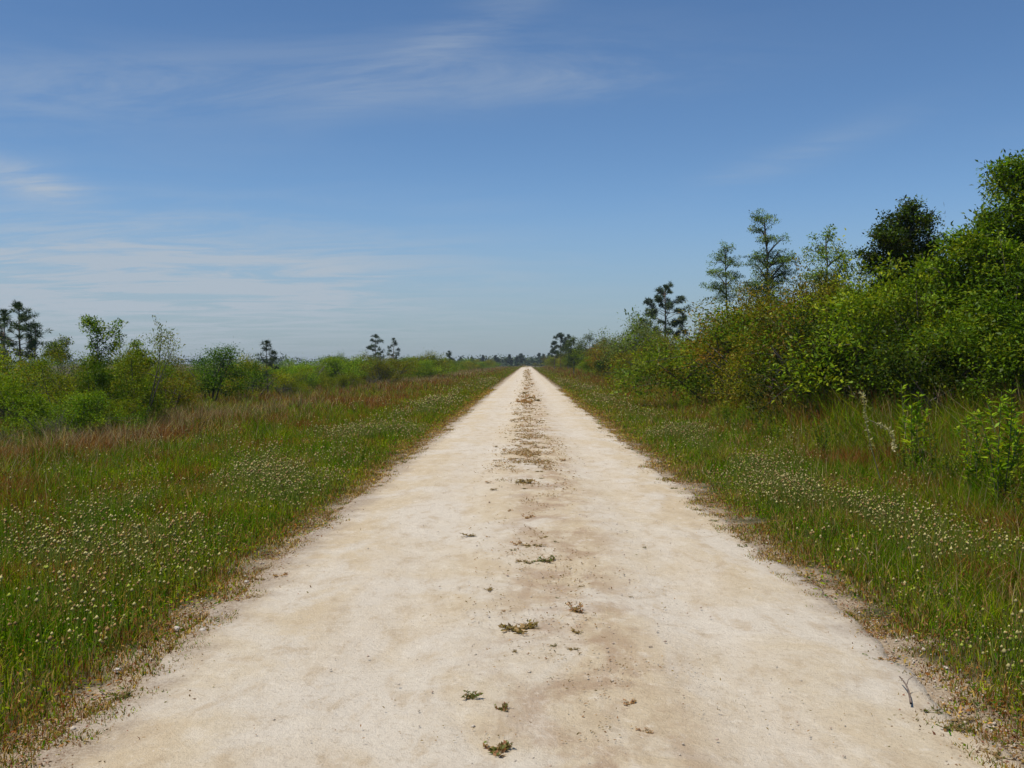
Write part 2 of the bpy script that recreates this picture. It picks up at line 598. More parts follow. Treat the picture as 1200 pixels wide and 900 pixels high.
def verge_colour(side, u, x, y):
    n = len(u)
    n1 = fbm(x * 0.75, y * 0.30, 41 + side, 4)
    n2 = fbm(x * 1.4, y * 0.8, 43 + side)
    n3 = fbm(x * 0.25, y * 0.09, 47 + side)
    r1, r2, r3 = rng.random(n), rng.random(n), rng.random(n)
    f = np.clip(smooth(0.3, 0.75, n2) * 0.7 + 0.45 * (r1 - 0.4) + 0.25 * smooth(15, 60, y), 0, 1)[:, None]
    col = GREEN * (1 - f) + YGREEN * f
    dk = (r2 < 0.30)[:, None]
    col = np.where(dk, DGREEN * (0.8 + 0.6 * r1[:, None]), col)
    if side < 0:
        p_red = 0.06 + 0.75 * smooth(0.53, 0.66, n1) * smooth(1.5, 4.0, u) + 0.10 * smooth(4.2, 5.8, u) + 0.45 * np.exp(-((u - 6.0) / 1.2) ** 2) * smooth(16, 30, y) * smooth(0.46, 0.6, fbm(x * 0.3, y * 0.14, 57))
        p_mauve = (0.10 + 0.40 * smooth(0.42, 0.60, n3)) * smooth(5.0, 7.4, u + 2.5 * (n2 - 0.5)) * smooth(11.0, 9.0, u) + 0.08 * smooth(2.5, 5, u)
    else:
        p_red = 0.06 + 0.36 * np.exp(-((u - 4.3) / 1.3) ** 2) * smooth(20, 29, y) * smooth(0.35, 0.6, n2) + 0.62 * smooth(0.53, 0.66, n1) * smooth(1.6, 3.0, u) + 0.10 * smooth(3.5, 5.0, u)
        p_mauve = 0.05 + 0.0 * u
    p_straw = 0.30 * smooth(0.58, 0.72, fbm(x * 2.0, y * 0.9, 59, 3)) + 0.05 + 0.55 * np.exp(-np.maximum(u, 0) / 0.38) + 0.20 * np.exp(-((u - 1.25) / 0.35) ** 2) * smooth(0.45, 0.6, n2)
    p_red = p_red + 0.45 * smooth(0.52, 0.66, fbm(x * 2.3, y * 1.0, 53, 3)) * smooth(0.6, 1.4, u)
    p_red = p_red + 0.14 * smooth(18, 60, y) + 0.42 * np.exp(-((u - 0.10) / 0.30) ** 2)
    redc = RED * (1 - r1[:, None]) + RUST * r1[:, None]
    strawc = np.where((r2 < 0.45)[:, None], PINK, STRAW) * (0.55 + 0.5 * r1[:, None])
    mauvec = MAUVE * (0.7 + 0.5 * r1[:, None])
    col = np.where((r3 < p_red)[:, None], redc, col)
    r4 = rng.random(n)
    col = np.where((r4 < p_straw)[:, None], strawc, col)
    r5 = rng.random(n)
    ism = r5 < p_mauve
    col = np.where(ism[:, None], mauvec, col)
    return col * (0.45 + 1.2 * rng.random((n, 1)) ** 1.3), ism


def make_grass(side):
    if side < 0:
        lim = lambda y: np.minimum(np.maximum(0.52 * np.asarray(y, float) + 1.2, 2.0), 14.0)
    else:
        lim = lambda y: np.minimum(np.maximum(0.52 * np.asarray(y, float) + 1.2, 2.0), 9.5)
    bands = [(1.5, 4, 500, 1.0), (4, 8, 2600, 1.0), (8, 13, 1700, 1.15), (13, 20, 900, 1.45), (20, 32, 420, 2.0), (32, 55, 170, 2.9), (55, 100, 62, 4.6), (100, 190, 22, 8), (190, 430, 7, 15)]
    u, y, sc = grass_sample(side, bands, lim)
    edge = road_edge(y, side)
    # ragged: the grass reaches onto the gravel in places
    u = u - 0.24
    x = side * (edge + u) + bend(y)
    clump = fbm(x * 2.2, y * 2.2, 31, 2)
    tuft = fbm(x * 6.0, y * 6.0, 35, 2)
    r = rng.random(len(u))
    keep = r < np.clip(smooth(-0.25, 0.20, u + 0.9 * (clump - 0.5) + 0.8 * (tuft - 0.5)), 0.0, 1)
    u, y, sc, x, clump, edge = [a[keep] for a in (u, y, sc, x, clump, edge)]
    n = len(u)
    col, ism = verge_colour(side, u, x, y)
    h = 0.05 + 0.15 * smooth(0.0, 1.1, u) + 0.10 * smooth(1.0, 3.0, u)
    if side < 0:
        h = h + 0.20 * smooth(2.4, 6.5, u)
    else:
        h = h + 0.18 * smooth(2.2, 4.0, u) + (0.70 - 0.25 * smooth(24, 40, y)) * smooth(3.2, 5.4, u)
    h = h * (0.55 + 0.9 * clump) * rng.uniform(0.55, 1.35, n)
    h = np.where(ism, h * 1.12, h) * (0.55 + 0.45 * smooth(-0.1, 0.5, u))
    w = 0.0048 * (0.75 + 0.5 * rng.random(n)) * sc * (1 + 0.35 * smooth(2, 6, u))
    lean = rng.uniform(0.05, 0.75, n)
    z = np.where(np.abs(x - bend(y)) < edge, road_z(np.minimum(np.abs(x - bend(y)), 1.85), y), gz(x, y)) - 0.01
    P = np.stack([x, y, z], 1)
    yaw = rng.normal(0, 0.9, n)
    return blades_mesh('grass', P, h, w, lean, yaw, col), (x, y)


for side, lab in ((-1, 'mixed green and rusty brown grass covering the wide left verge'), (1, 'mixed green and rusty brown grass covering the right verge before the bushes')):
    me, _ = make_grass(side)
    tag(obj('grass', me, M_GRASS), lab, 'grass', kind='stuff')


def make_cover(side):
    """small broad leaves of clover-like plants, seedlings and dead litter between the grass blades"""
    lim = (lambda y: np.minimum(np.maximum(0.52 * np.asarray(y, float) + 1.2, 2.0), 11.0)) if side < 0 else (lambda y: np.minimum(np.maximum(0.52 * np.asarray(y, float) + 1.2, 2.0), 8.0))
    bands = [(3, 8, 1500, 1.0), (8, 13, 1100, 1.1), (13, 20, 600, 1.35), (20, 32, 260, 1.9), (32, 60, 90, 2.8)]
    u, y, sc = grass_sample(side, bands, lim)
    u = u - 0.25
    x = side * (road_edge(y, side) + u)
    cl = fbm(x * 1.6, y * 1.6, 91, 3)
    keep = rng.random(len(u)) < smooth(-0.15, 0.35, u + 0.8 * (cl - 0.5)) * smooth(0.30, 0.58, cl) * (0.3 + 0.7 * smooth(0.15, 0.6, u))
    u, y, sc, x = u[keep], y[keep], sc[keep], x[keep]
    n = len(u)
    col, _ = verge_colour(side, u, x, y)
    hi = 0.02 + 0.13 * smooth(0, 1.2, u) + 0.12 * smooth(1.2, 3.0, u) + (0.12 if side < 0 else 0.45) * smooth(3.0, 5.5, u)
    z = gz(x, y) + hi * rng.random(n) ** 0.6
    ax = rng.normal(0, 1, (n, 3)) * np.array([1, 1, 0.5])
    nr = rng.normal(0, 0.5, (n, 3)) + np.array([0, 0, 1])
    L = Leaves()
    L.add(np.stack([x, y, z], 1), ax, nr, rng.uniform(0.014, 0.034, n) * sc, rng.uniform(0.007, 0.014, n) * sc, col)
    # dead litter along the border
    m = 20000
    y = 3 + 42 * rng.random(m) ** 1.7
    u = rng.normal(0.05, 0.20, m)
    x = side * (road_edge(y, side) + u)
    k = rng.random(m) < smooth(0.38, 0.62, fbm(x * 3.5, y * 3.5, 95, 3))
    x, y, u = x[k], y[k], u[k]
    m = len(x)
    zz = np.where(u < 0, road_z(np.minimum(np.abs(x), 1.85), y), gz(x, y) + 0.01) + 0.004
    pal = np.array([[0.28, 0.12, 0.075], [0.36, 0.22, 0.15], [0.44, 0.31, 0.22], [0.17, 0.10, 0.06], [0.22, 0.18, 0.06]])
    L.add(np.stack([x, y, zz], 1), rng.normal(0, 1, (m, 3)) * np.array([1, 1, 0.35]), rng.normal(0, 0.4, (m, 3)) + np.array([0, 0, 1]),
          rng.uniform(0.008, 0.026, m) * (0.7 + y / 12), 0.010, pal[rng.integers(0, 5, m)] * rng.uniform(0.7, 1.2, (m, 1)))
    return L.mesh('ground_cover')


tag(obj('ground_cover', make_cover(-1), M_GRASS), 'small leafy plants and brown litter between the grass of the left verge', 'ground cover', kind='stuff')
tag(obj('ground_cover', make_cover(1), M_GRASS), 'small leafy plants and brown litter between the grass of the right verge', 'ground cover', kind='stuff')


def make_flowers(side):
    pts = []
    for d0, d1, n0 in ((3.2, 8, 420), (8, 14, 540), (14, 24, 430), (24, 45, 190), (45, 100, 110)):
        cy_ = rng.uniform(d0, d1, n0 * 3)
        q = rng.random(len(cy_))
        if side < 0:
            cu = np.where(q < 0.80, rng.normal(1.35, 0.6, len(cy_)), rng.uniform(0.4, 6, len(cy_)))
            m = fbm(cu * 1.2, cy_ * 0.6, 61)
        else:
            cu = np.where(q < 0.58, rng.normal(1.1, 0.33, len(cy_)), np.where(q < 0.75, rng.normal(1.9, 0.7, len(cy_)), rng.uniform(0.5, 5.5, len(cy_))))
            m = fbm(cu * 1.2, cy_ * 0.6, 62)
        ok = rng.random(len(cy_)) < smooth(0.32, 0.66, m)
        cy_, cu = cy_[ok], cu[ok]
        k = 1 + (rng.random(len(cu)) ** 2.5 * 16).astype(int)
        y = np.repeat(cy_, k) + rng.normal(0, 0.13, k.sum())
        u = np.repeat(cu, k) + rng.normal(0, 0.11, k.sum())
        ok = u > 0.3
        pts.append(np.stack([side * (road_edge(y[ok], side) + u[ok]), y[ok], u[ok]], 1))
    A = np.concatenate(pts)
    n = len(A)
    x, y, u = A.T
    hz = (0.12 + 0.14 * smooth(0.2, 1.2, u) + 0.10 * smooth(1.5, 3.5, u)) * rng.uniform(0.55, 1.4, n)
    g0 = gz(x, y)
    rad = (0.004 + 0.0125 * rng.random(n) ** 2) * (1 + smooth(10, 60, y) * 1.8)
    tip = np.stack([x + rng.normal(0, 0.03, n), y + rng.normal(0, 0.03, n), g0 + hz], 1)
    root = np.stack([x, y, g0 - 0.01], 1)
    # heads: squashed six-point buds
    D = np.array([[1, 0, 0], [0.3, 0.95, 0.1], [-0.8, 0.6, -0.1], [-0.8, -0.6, 0.1], [0.3, -0.95, -0.1], [0, 0, 1.1], [0, 0, -0.9]])
    fc = []
    for k in range(5):
        fc += [[k, (k + 1) % 5, 5], [(k + 1) % 5, k, 6]]
    fc = np.array(fc)
    V = tip[:, None] + D[None] * rad[:, None, None]
    F = (np.arange(n)[:, None, None] * 7 + fc[None]).reshape(-1, 3)
    r = rng.random((n, 1))
    c = np.where(r < 0.45, np.array([0.55, 0.47, 0.19]), np.where(r < 0.8, np.array([0.45, 0.28, 0.11]), np.array([0.36, 0.40, 0.06]))) * rng.uniform(0.45, 1.05, (n, 1))
    c7 = np.repeat(c, 7, axis=0)
    # stalks
    s = np.stack([np.full(n, 0.0016), np.zeros(n), np.zeros(n)], 1) * (1 + smooth(10, 60, y) * 3)[:, None]
    SV = np.stack([root - s, root + s, tip + s, tip - s], 1).reshape(-1, 3)
    SF = np.arange(4 * n).reshape(-1, 4) + 7 * n
    sc = np.repeat(np.array([[0.17, 0.21, 0.03]]) * np.ones((n, 1)), 4, axis=0)
    return mk_mesh('wildflowers', np.concatenate([V.reshape(-1, 3), SV]), [F, SF], tint=np.concatenate([c7, sc]))


tag(obj('wildflowers', make_flowers(-1), M_FLOWER), 'cream seed heads and small wildflowers scattered through the left verge', 'wildflowers', kind='stuff')
tag(obj('wildflowers', make_flowers(1), M_FLOWER), 'narrow band of cream wildflowers along the right verge', 'wildflowers', kind='stuff')


# ------------------------------------------------------------------ loose stones
def pebbles():
    pts = []
    for side in (-1, 1):
        for d0, d1, n0 in ((3, 8, 1000), (8, 16, 900), (16, 40, 600)):
            y = rng.uniform(d0, d1, n0)
            u = rng.normal(0.02, 0.24 if side < 0 else 0.17, n0)
            m = fbm(y * 1.1, u * 2 + side, 71)
            ok = rng.random(n0) < smooth(0.35, 0.6, m)
            pts.append(np.stack([side * (road_edge(y[ok], side) + u[ok]), y[ok], np.exp(rng.normal(-5.15, 0.4, ok.sum()))], 1))
    y = rng.uniform(3, 20, 1500)
    x = rng.normal(0.25, 0.7, 1500)
    pts.append(np.stack([x, y, np.exp(rng.normal(-5.35, 0.4, 1500))], 1))
    A = np.concatenate(pts)
    n = len(A)
    x, y, r = A.T
    r = np.minimum(r, 0.032)
    ax = np.abs(x)
    z = np.where(ax < 1.75, road_z(np.minimum(ax, 1.85), y), np.maximum(gz(x, y), -0.03))
    D = np.array([[1, 0, 0], [0.3, 0.95, 0.1], [-0.8, 0.6, -0.1], [-0.8, -0.6, 0.1], [0.3, -0.95, -0.1], [0.1, 0.1, 0.75], [0, 0, -0.6]])
    fc = []
    for k in range(5):
        fc += [[k, (k + 1) % 5, 5], [(k + 1) % 5, k, 6]]
    fc = np.array(fc)
    J = D[None] * rng.uniform(0.65, 1.3, (n, 7, 1)) * r[:, None, None]
    th = rng.uniform(0, 6.28, n)
    c, s = np.cos(th)[:, None], np.sin(th)[:, None]
    J = np.stack([J[..., 0] * c - J[..., 1] * s, J[..., 0] * s + J[..., 1] * c, J[..., 2]], -1)
    V = np.stack([x, y, z + r * 0.25], 1)[:, None] + J
    F = (np.arange(n)[:, None, None] * 7 + fc[None]).reshape(-1, 3)
    q = rng.random((n, 1))
    col = np.where(q < 0.70, np.array([0.47, 0.40, 0.31]), np.where(q < 0.9, np.array([0.38, 0.27, 0.20]), np.array([0.36, 0.27, 0.19]))) * rng.uniform(0.85, 1.25, (n, 1))
    return mk_mesh('gravel', V.reshape(-1, 3), [F], tint=np.repeat(col, 7, axis=0))


tag(obj('gravel', pebbles(), M_STONE), 'loose limestone chips scattered along the road borders', 'gravel', kind='stuff')


def lump_mesh(seed, r, flat=0.6):
    import bmesh
    bm = bmesh.new()
    bmesh.ops.create_icosphere(bm, subdivisions=2, radius=1.0)
    rg = np.random.default_rng(seed)
    off = rg.normal(0, 1, (5, 3))
    for v in bm.verts:
        d = np.array(v.co)
        k = 1 + 0.22 * np.sin(2.3 * d @ off[0] + 1) + 0.16 * np.sin(3.7 * d @ off[1]) + 0.08 * np.sin(7 * d @ off[2])
        v.co = Vector(d * k * r * np.array([1.15, 0.85, flat]))
    me = bpy.data.meshes.new('stone')
    bm.to_mesh(me)
    bm.free()
    at_ = me.attributes.new('tint', 'FLOAT_COLOR', 'POINT')
    at_.data.foreach_set('color', np.tile([0.48, 0.42, 0.34, 1.0], (len(me.vertices), 1)).astype(np.float32).ravel())
    return me


def ground_from_px(px, py):
    d = F * H / (py - HY)
    return at(px, d), d


for k, (px, py, r, lab) in enumerate((
        (287, 681, 0.045, 'pale rounded limestone chunk on the brown border of the left verge'),
        (234, 738, 0.050, 'flat pinkish white stone among litter at the left road edge'),
        (203, 737, 0.060, 'broad pale stone half sunk in dry grass beside the left road edge'),
        (132, 786, 0.050, 'pale stone between two grass tufts low on the left verge'),
        (250, 755, 0.022, 'small bright white stone lying on bare gravel at the left'))):
    x, y = ground_from_px(px, py)
    o = obj('stone', lump_mesh(k + 3, r * 0.36), M_STONE, loc=(x, y, max(float(gz(x, y)), float(road_z(min(abs(x), 1.85), y))) + r * 0.25))
    o.rotation_euler = (0, 0, k * 1.3)
    tag(o, lab, 'stone', 'larger stones at the road edge')

# ------------------------------------------------------------------ shrubs
def rand_dirs(rg, n, zmin=-1.0):
    z = rg.uniform(zmin, 1, n)
    a = rg.uniform(0, 2 * np.pi, n)
    s = np.sqrt(1 - z * z)
    return np.stack([s * np.cos(a), s * np.sin(a), z], 1)


def ell_points(rg, c, r, n, p=2.4):
    d = rand_dirs(rg, n)
    return np.array(c) + d * (rg.random((n, 1)) ** (1 / p)) * np.array(r)


def leaf_cluster(L, rg, centers, sig, per, ll, lw, pal, up=0.9, droop=0.15, flat=0.7):
    """per leaves round each centre"""
    n = len(centers) * per
    C = np.repeat(centers, per, axis=0)
    off = rg.normal(0, 1, (n, 3)) * np.array([1, 1, flat]) * sig
    base = C + off
    axis = unit(off) * 0.8 + rg.normal(0, 0.6, (n, 3)) + np.array([0, 0, 0.25 - droop])
    nrm = rg.normal(0, 0.55, (n, 3)) + np.array([0, 0, up])
    pal = np.asarray(pal)
    cl = np.repeat(rg.integers(0, len(pal), len(centers)), per)
    lf = rg.integers(0, len(pal), n)
    pick = np.where(rg.random(n) < 0.6, cl, lf)
    col = pal[pick] * (0.5 + 1.15 * rg.random((n, 1)) ** 1.2)
    ln = ll * rg.uniform(0.65, 1.25, n)
    L.add(base, axis, nrm, ln, lw * ln / ll, col)


def woody(T, rg, start, end, r0, r1, sag=0.15, k=6):
    s, e = np.asarray(start, float), np.asarray(end, float)
    t = np.linspace(0, 1, k)[:, None]
    d = e - s
    mid = s + d * 0.5 + np.array([0, 0, np.linalg.norm(d) * sag]) + rg.normal(0, 0.05, 3) * np.linalg.norm(d)
    p = (1 - t) ** 2 * s + 2 * t * (1 - t) * mid + t * t * e
    T.add(p, np.linspace(r0, r1, k))
    return p


PAL_GREEN = [(0.090, 0.157, 0.006), (0.134, 0.198, 0.007), (0.072, 0.123, 0.006), (0.179, 0.207, 0.009)]
PAL_OLIVE = [(0.135, 0.149, 0.008), (0.175, 0.181, 0.010), (0.094, 0.117, 0.007), (0.190, 0.135, 0.010)]
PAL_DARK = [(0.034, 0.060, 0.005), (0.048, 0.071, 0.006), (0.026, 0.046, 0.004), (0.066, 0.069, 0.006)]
PAL_BRIGHT = [(0.154, 0.257, 0.007), (0.206, 0.289, 0.009), (0.112, 0.200, 0.007), (0.239, 0.273, 0.011)]
PAL_RUST = [(0.143, 0.131, 0.011), (0.179, 0.124, 0.012), (0.102, 0.131, 0.009), (0.132, 0.087, 0.011)]
PAL_GREY = [(0.132, 0.179, 0.047), (0.171, 0.211, 0.060), (0.093, 0.138, 0.035), (0.155, 0.154, 0.047)]
PAL_PINE = [(0.043, 0.073, 0.023), (0.056, 0.088, 0.028), (0.030, 0.053, 0.019), (0.075, 0.090, 0.030)]


def shrub_proto(seed, w, h, pal, nstem=9, nclump=70, per=70, ll=0.075, lw=0.032, sig=0.13, bottom=0.1, lobes=6, upright=0.0):
    ll, lw, per, sig, nclump = ll * 0.7, lw * 0.72, int(per * 1.35), sig * 0.85, int(nclump * 1.25)
    """unit meshes (stem, foliage) for a bush of width w and height h"""
    rg = np.random.default_rng(seed)
    T, L = Tubes(4), Leaves()
    blobs = []
    for k in range(lobes):
        a = rg.uniform(0, 6.28)
        rr = w * 0.5 * rg.uniform(0.15, 0.78)
        hz = h * rg.uniform(0.28, 0.86)
        br = w * rg.uniform(0.13, 0.26)
        hz = min(hz, h - br * 0.85)
        blobs.append(((rr * math.cos(a), rr * math.sin(a), hz), (br, br, br * (0.9 + upright))))
    blobs.append(((0, 0, h * 0.45), (w * 0.27, w * 0.27, h * 0.36)))
    cs = []
    for c, r in blobs:
        cs.append(ell_points(rg, c, r, max(3, int(nclump / len(blobs))), 2.2))
    cs = np.concatenate(cs)
    cs = cs[cs[:, 2] > bottom * h]
    # shoots that stick out of the top
    m = max(3, len(cs) // 9)
    s0 = cs[rg.integers(0, len(cs), m)]
    sh = s0 + np.stack([rg.normal(0, 0.1, m), rg.normal(0, 0.1, m), rg.uniform(0.06, 0.24, m) * h], 1)
    sh[:, 2] = np.minimum(sh[:, 2], h * 1.12)
    leaf_cluster(L, rg, cs, sig, per, ll, lw, pal)
    tw = sh - s0
    L.add(s0 - tw * 0.2, tw, rg.normal(0, 1, tw.shape), np.linalg.norm(tw, axis=1) * 1.35, 0.012, np.array([0.075, 0.065, 0.03]))
    leaf_cluster(L, rg, np.concatenate([sh, 0.6 * sh + 0.4 * s0, 0.25 * sh + 0.75 * s0]), sig * 0.36, per // 5, ll, lw, pal, droop=-0.2, flat=1.8)
    for k in range(nstem):
        a = rg.uniform(0, 6.28)
        s = np.array([math.cos(a) * w * 0.012, math.sin(a) * w * 0.012, -0.05])
        up_ = cs[cs[:, 2] > 0.45 * h]
        e = up_[rg.integers(0, len(up_))]
        p = woody(T, rg, s, e, 0.015 * h / 1.8, 0.006, 0.1)
        for q in range(3):
            e2 = cs[rg.integers(0, len(cs))]
            if np.linalg.norm(e2 - p[3]) < 0.6 * w:
                woody(T, rg, p[3], e2, 0.007 * h / 1.8, 0.003, 0.08, 4)
    return T.mesh('shrub_stem'), L.mesh('shrub_foliage')


PROTO = {
    'round': shrub_proto(1, 2.3, 2.0, PAL_GREEN),
    'olive': shrub_proto(2, 2.5, 1.9, PAL_OLIVE, lobes=7, nclump=80),
    'tall': shrub_proto(3, 2.4, 3.0, PAL_GREEN, lobes=9, nclump=110, ll=0.085, lw=0.036, upright=0.3),
    'olive_tall': shrub_proto(4, 2.7, 3.0, PAL_OLIVE, lobes=9, nclump=110, ll=0.085, lw=0.034, upright=0.2),
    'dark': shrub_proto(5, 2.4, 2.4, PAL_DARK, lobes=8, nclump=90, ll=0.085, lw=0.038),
    'bright': shrub_proto(6, 2.0, 2.0, PAL_BRIGHT, lobes=7, nclump=90, per=60, ll=0.12, lw=0.024, sig=0.14, upright=0.5),
    'rust': shrub_proto(7, 2.0, 1.6, PAL_RUST, lobes=6, nclump=60, per=55, ll=0.07, lw=0.026),
    'grey': shrub_proto(8, 2.2, 2.6, PAL_GREY, lobes=9, nclump=100, per=50, ll=0.085, lw=0.034, sig=0.16),
    'twiggy': shrub_proto(9, 1.8, 1.5, PAL_GREY, lobes=6, nclump=34, per=20, ll=0.05, lw=0.018, nstem=22),
    'round_b': shrub_proto(10, 2.5, 1.8, PAL_GREEN, lobes=8, nclump=90, ll=0.07, lw=0.030),
    'olive_b': shrub_proto(12, 2.2, 2.3, PAL_OLIVE, lobes=7, nclump=85, ll=0.078, lw=0.032, upright=0.2),
}
SIZE = {'round': 2.0, 'olive': 1.9, 'tall': 3.0, 'olive_tall': 3.0, 'dark': 2.4, 'bright': 2.0, 'rust': 1.6, 'grey': 2.6, 'twiggy': 1.5, 'round_b': 1.8, 'olive_b': 2.3}
SN = [0]


def shrub(kind, x, y, h, label, group=None, wide=1.0, tint=(1, 1, 1), parts=True, rz=None):
    """an individual bush; copies share mesh data"""
    s = h / SIZE[kind]
    rz = rng.uniform(0, 6.28) if rz is None else rz
    SN[0] += 1
    stem, fol = PROTO[kind]
    z = float(gz(x, y)) - 0.03
    if parts:
        t = thing('shrub', label, 'shrub', (x, y, z), rz, group)
        t.scale = (s * wide, s * wide, s)
        obj('stem', stem, M_BARK, t)
        f = obj('foliage', fol, M_LEAF, t, color=tint)
    else:
        t = obj('shrub', fol, M_LEAF, loc=(x, y, z), color=tint)
        t.rotation_euler = (0, 0, rz)
        t.scale = (s * wide, s * wide, s)
        tag(t, label, 'shrub', group)
    return t


def jit(a=0.30):
    v = rng.uniform(1 - a, 1 + a)
    return (v * rng.uniform(0.92, 1.1), v, v * rng.uniform(0.85, 1.1))


# named bushes of the right-hand belt: (kind, pixel column, distance, top row, width factor, tint, label)
RIGHT = [
    ('bright', 820, 41, 404, 1.05, (1.0, 1.05, 0.9), 'bright yellow green feathery bush in front of the darker right-hand bushes'),
    ('bright', 800, 47, 412, 1.0, (1.05, 1.0, 0.9), 'lower bright green feathery bush just behind the brightest one'),
    ('round', 1010, 24, 322, 1.15, (1.25, 1.25, 1.0), 'tall leafy green bush right below the dark round tree'),
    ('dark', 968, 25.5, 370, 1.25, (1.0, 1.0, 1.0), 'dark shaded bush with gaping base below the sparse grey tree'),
    ('olive_tall', 930, 30, 336, 1.0, (1.1, 1.0, 0.9), 'broad olive bush right of the tall cypress trunk'),
    ('olive_b', 880, 36, 344, 1.35, (1.25, 1.05, 0.9), 'golden olive bush at the foot of the tall cypress'),
    ('round_b', 845, 37, 365, 1.25, (1.0, 1.0, 0.9), 'dense mid green bush standing behind the bright feathery bush'),
    ('tall', 1085, 21.5, 300, 1.05, (1.35, 1.25, 1.0), 'tall light green bush between dark round tree and big edge tree'),
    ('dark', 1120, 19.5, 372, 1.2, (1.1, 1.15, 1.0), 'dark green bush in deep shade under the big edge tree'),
    ('tall', 1165, 19, 290, 1.1, (0.85, 0.9, 0.9), 'dense leafy bush filling the space under the big edge tree'),
    ('rust', 905, 33, 385, 1.3, (1.3, 1.0, 0.9), 'rusty orange tinged bush low in the right-hand thicket'),
    ('rust', 1000, 25.5, 372, 1.1, (1.0, 0.9, 0.9), 'reddish brown bush beside the dark gap in the right-hand thicket'),
    ('grey', 757, 78, 362, 1.2, (1.0, 1.05, 0.9), 'pale grey green loose bush leaning against the distant pine'),
    ('grey', 738, 82, 374, 1.0, (1.05, 1.0, 1.0), 'smaller pale twiggy bush left of the loose grey one'),
    ('rust', 715, 95, 402, 1.2, (1.3, 0.9, 0.9), 'reddish brown bush far along the right verge'),
    ('olive', 905, 29.5, 398, 1.1, (1.1, 1.1, 0.9), 'low olive bush at the front of the thicket, before the rusty one'),
    ('round', 955, 26.5, 332, 1.1, (1.2, 1.15, 0.8), 'yellowish green bush below the sparse grey tree'),
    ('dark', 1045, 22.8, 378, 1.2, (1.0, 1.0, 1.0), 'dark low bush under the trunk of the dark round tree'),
]
for kind, px, d, py, wd, tint, lab in RIGHT:
    x = at(px, d)
    shrub(kind, x, d, 1.08 * (zat(py, d) - float(gz(x, d))), lab, None, wd, tint)

# the rest of the right-hand belt, row behind row
kinds = ['round', 'olive', 'olive_tall', 'tall', 'round_b', 'olive_b', 'rust', 'dark']
GR = 'bushes of the right-hand thicket'
LR = 'green or olive bush crowded among others in the right-hand thicket'
for d in np.arange(18, 66, 2.3):
    for row in range(3):
        k = kinds[int(rng.integers(0, len(kinds)))]
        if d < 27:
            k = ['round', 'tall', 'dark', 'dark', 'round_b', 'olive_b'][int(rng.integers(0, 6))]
        x = 9.3 + row * 1.7 + rng.normal(0, 0.45)
        dd = d + rng.normal(0, 0.6)
        px = VPX + F * x / dd
        if px > 1290:
            continue
        top = np.interp(px, [640, 700, 760, 820, 860, 900, 1000, 1100, 1200], [423, 412, 403, 391, 362, 345, 322, 300, 275])
        h = (zat(top, dd) + 0.3) * rng.uniform(0.78, 1.06) * (0.66, 0.95, 1.05)[row]
        shrub(k, x, dd, h, LR, GR, rng.uniform(0.75, 1.05) * min(1.3, SIZE[k] / h * 0.75 + 0.35), jit() * np.array([0.92, 0.88, 0.9]))
GR2 = 'small far bushes along the right verge'
LR2 = 'small far off bush beside the right verge towards the horizon'
for d in np.concatenate([np.arange(66, 130, 4.6), np.arange(130, 420, 16)]):
    for row in range(2):
        k = kinds[int(rng.integers(0, len(kinds)))]
        dd = d + rng.normal(0, 1.0)
        x = 9.0 + row * 2.3 + rng.normal(0, 0.7) + float(bend(dd))
        px = VPX + F * x / dd
        top = np.interp(px, [640, 660, 700, 760, 800], [419, 413, 404, 396, 390])
        h = (zat(top, dd) + 0.3) * rng.uniform(0.75, 1.02)
        shrub(k, x, dd, h, LR2, GR2, rng.uniform(1.2, 1.8), jit() * np.array([1.1, 1.15, 0.65]), parts=d < 100)
GR3 = 'front bushes of the right-hand thicket'
LR3 = 'low bush at the front edge of the right-hand thicket'
for d in np.arange(44, 120, 5):
    k = ['round', 'olive', 'bright', 'rust', 'round_b'][int(rng.integers(0, 5))]
    x = 7.6 + rng.normal(0, 0.35)
    shrub(k, x, d, rng.uniform(1.2, 1.9), LR3, GR3, rng.uniform(0.9, 1.2), jit(), parts=d < 100)

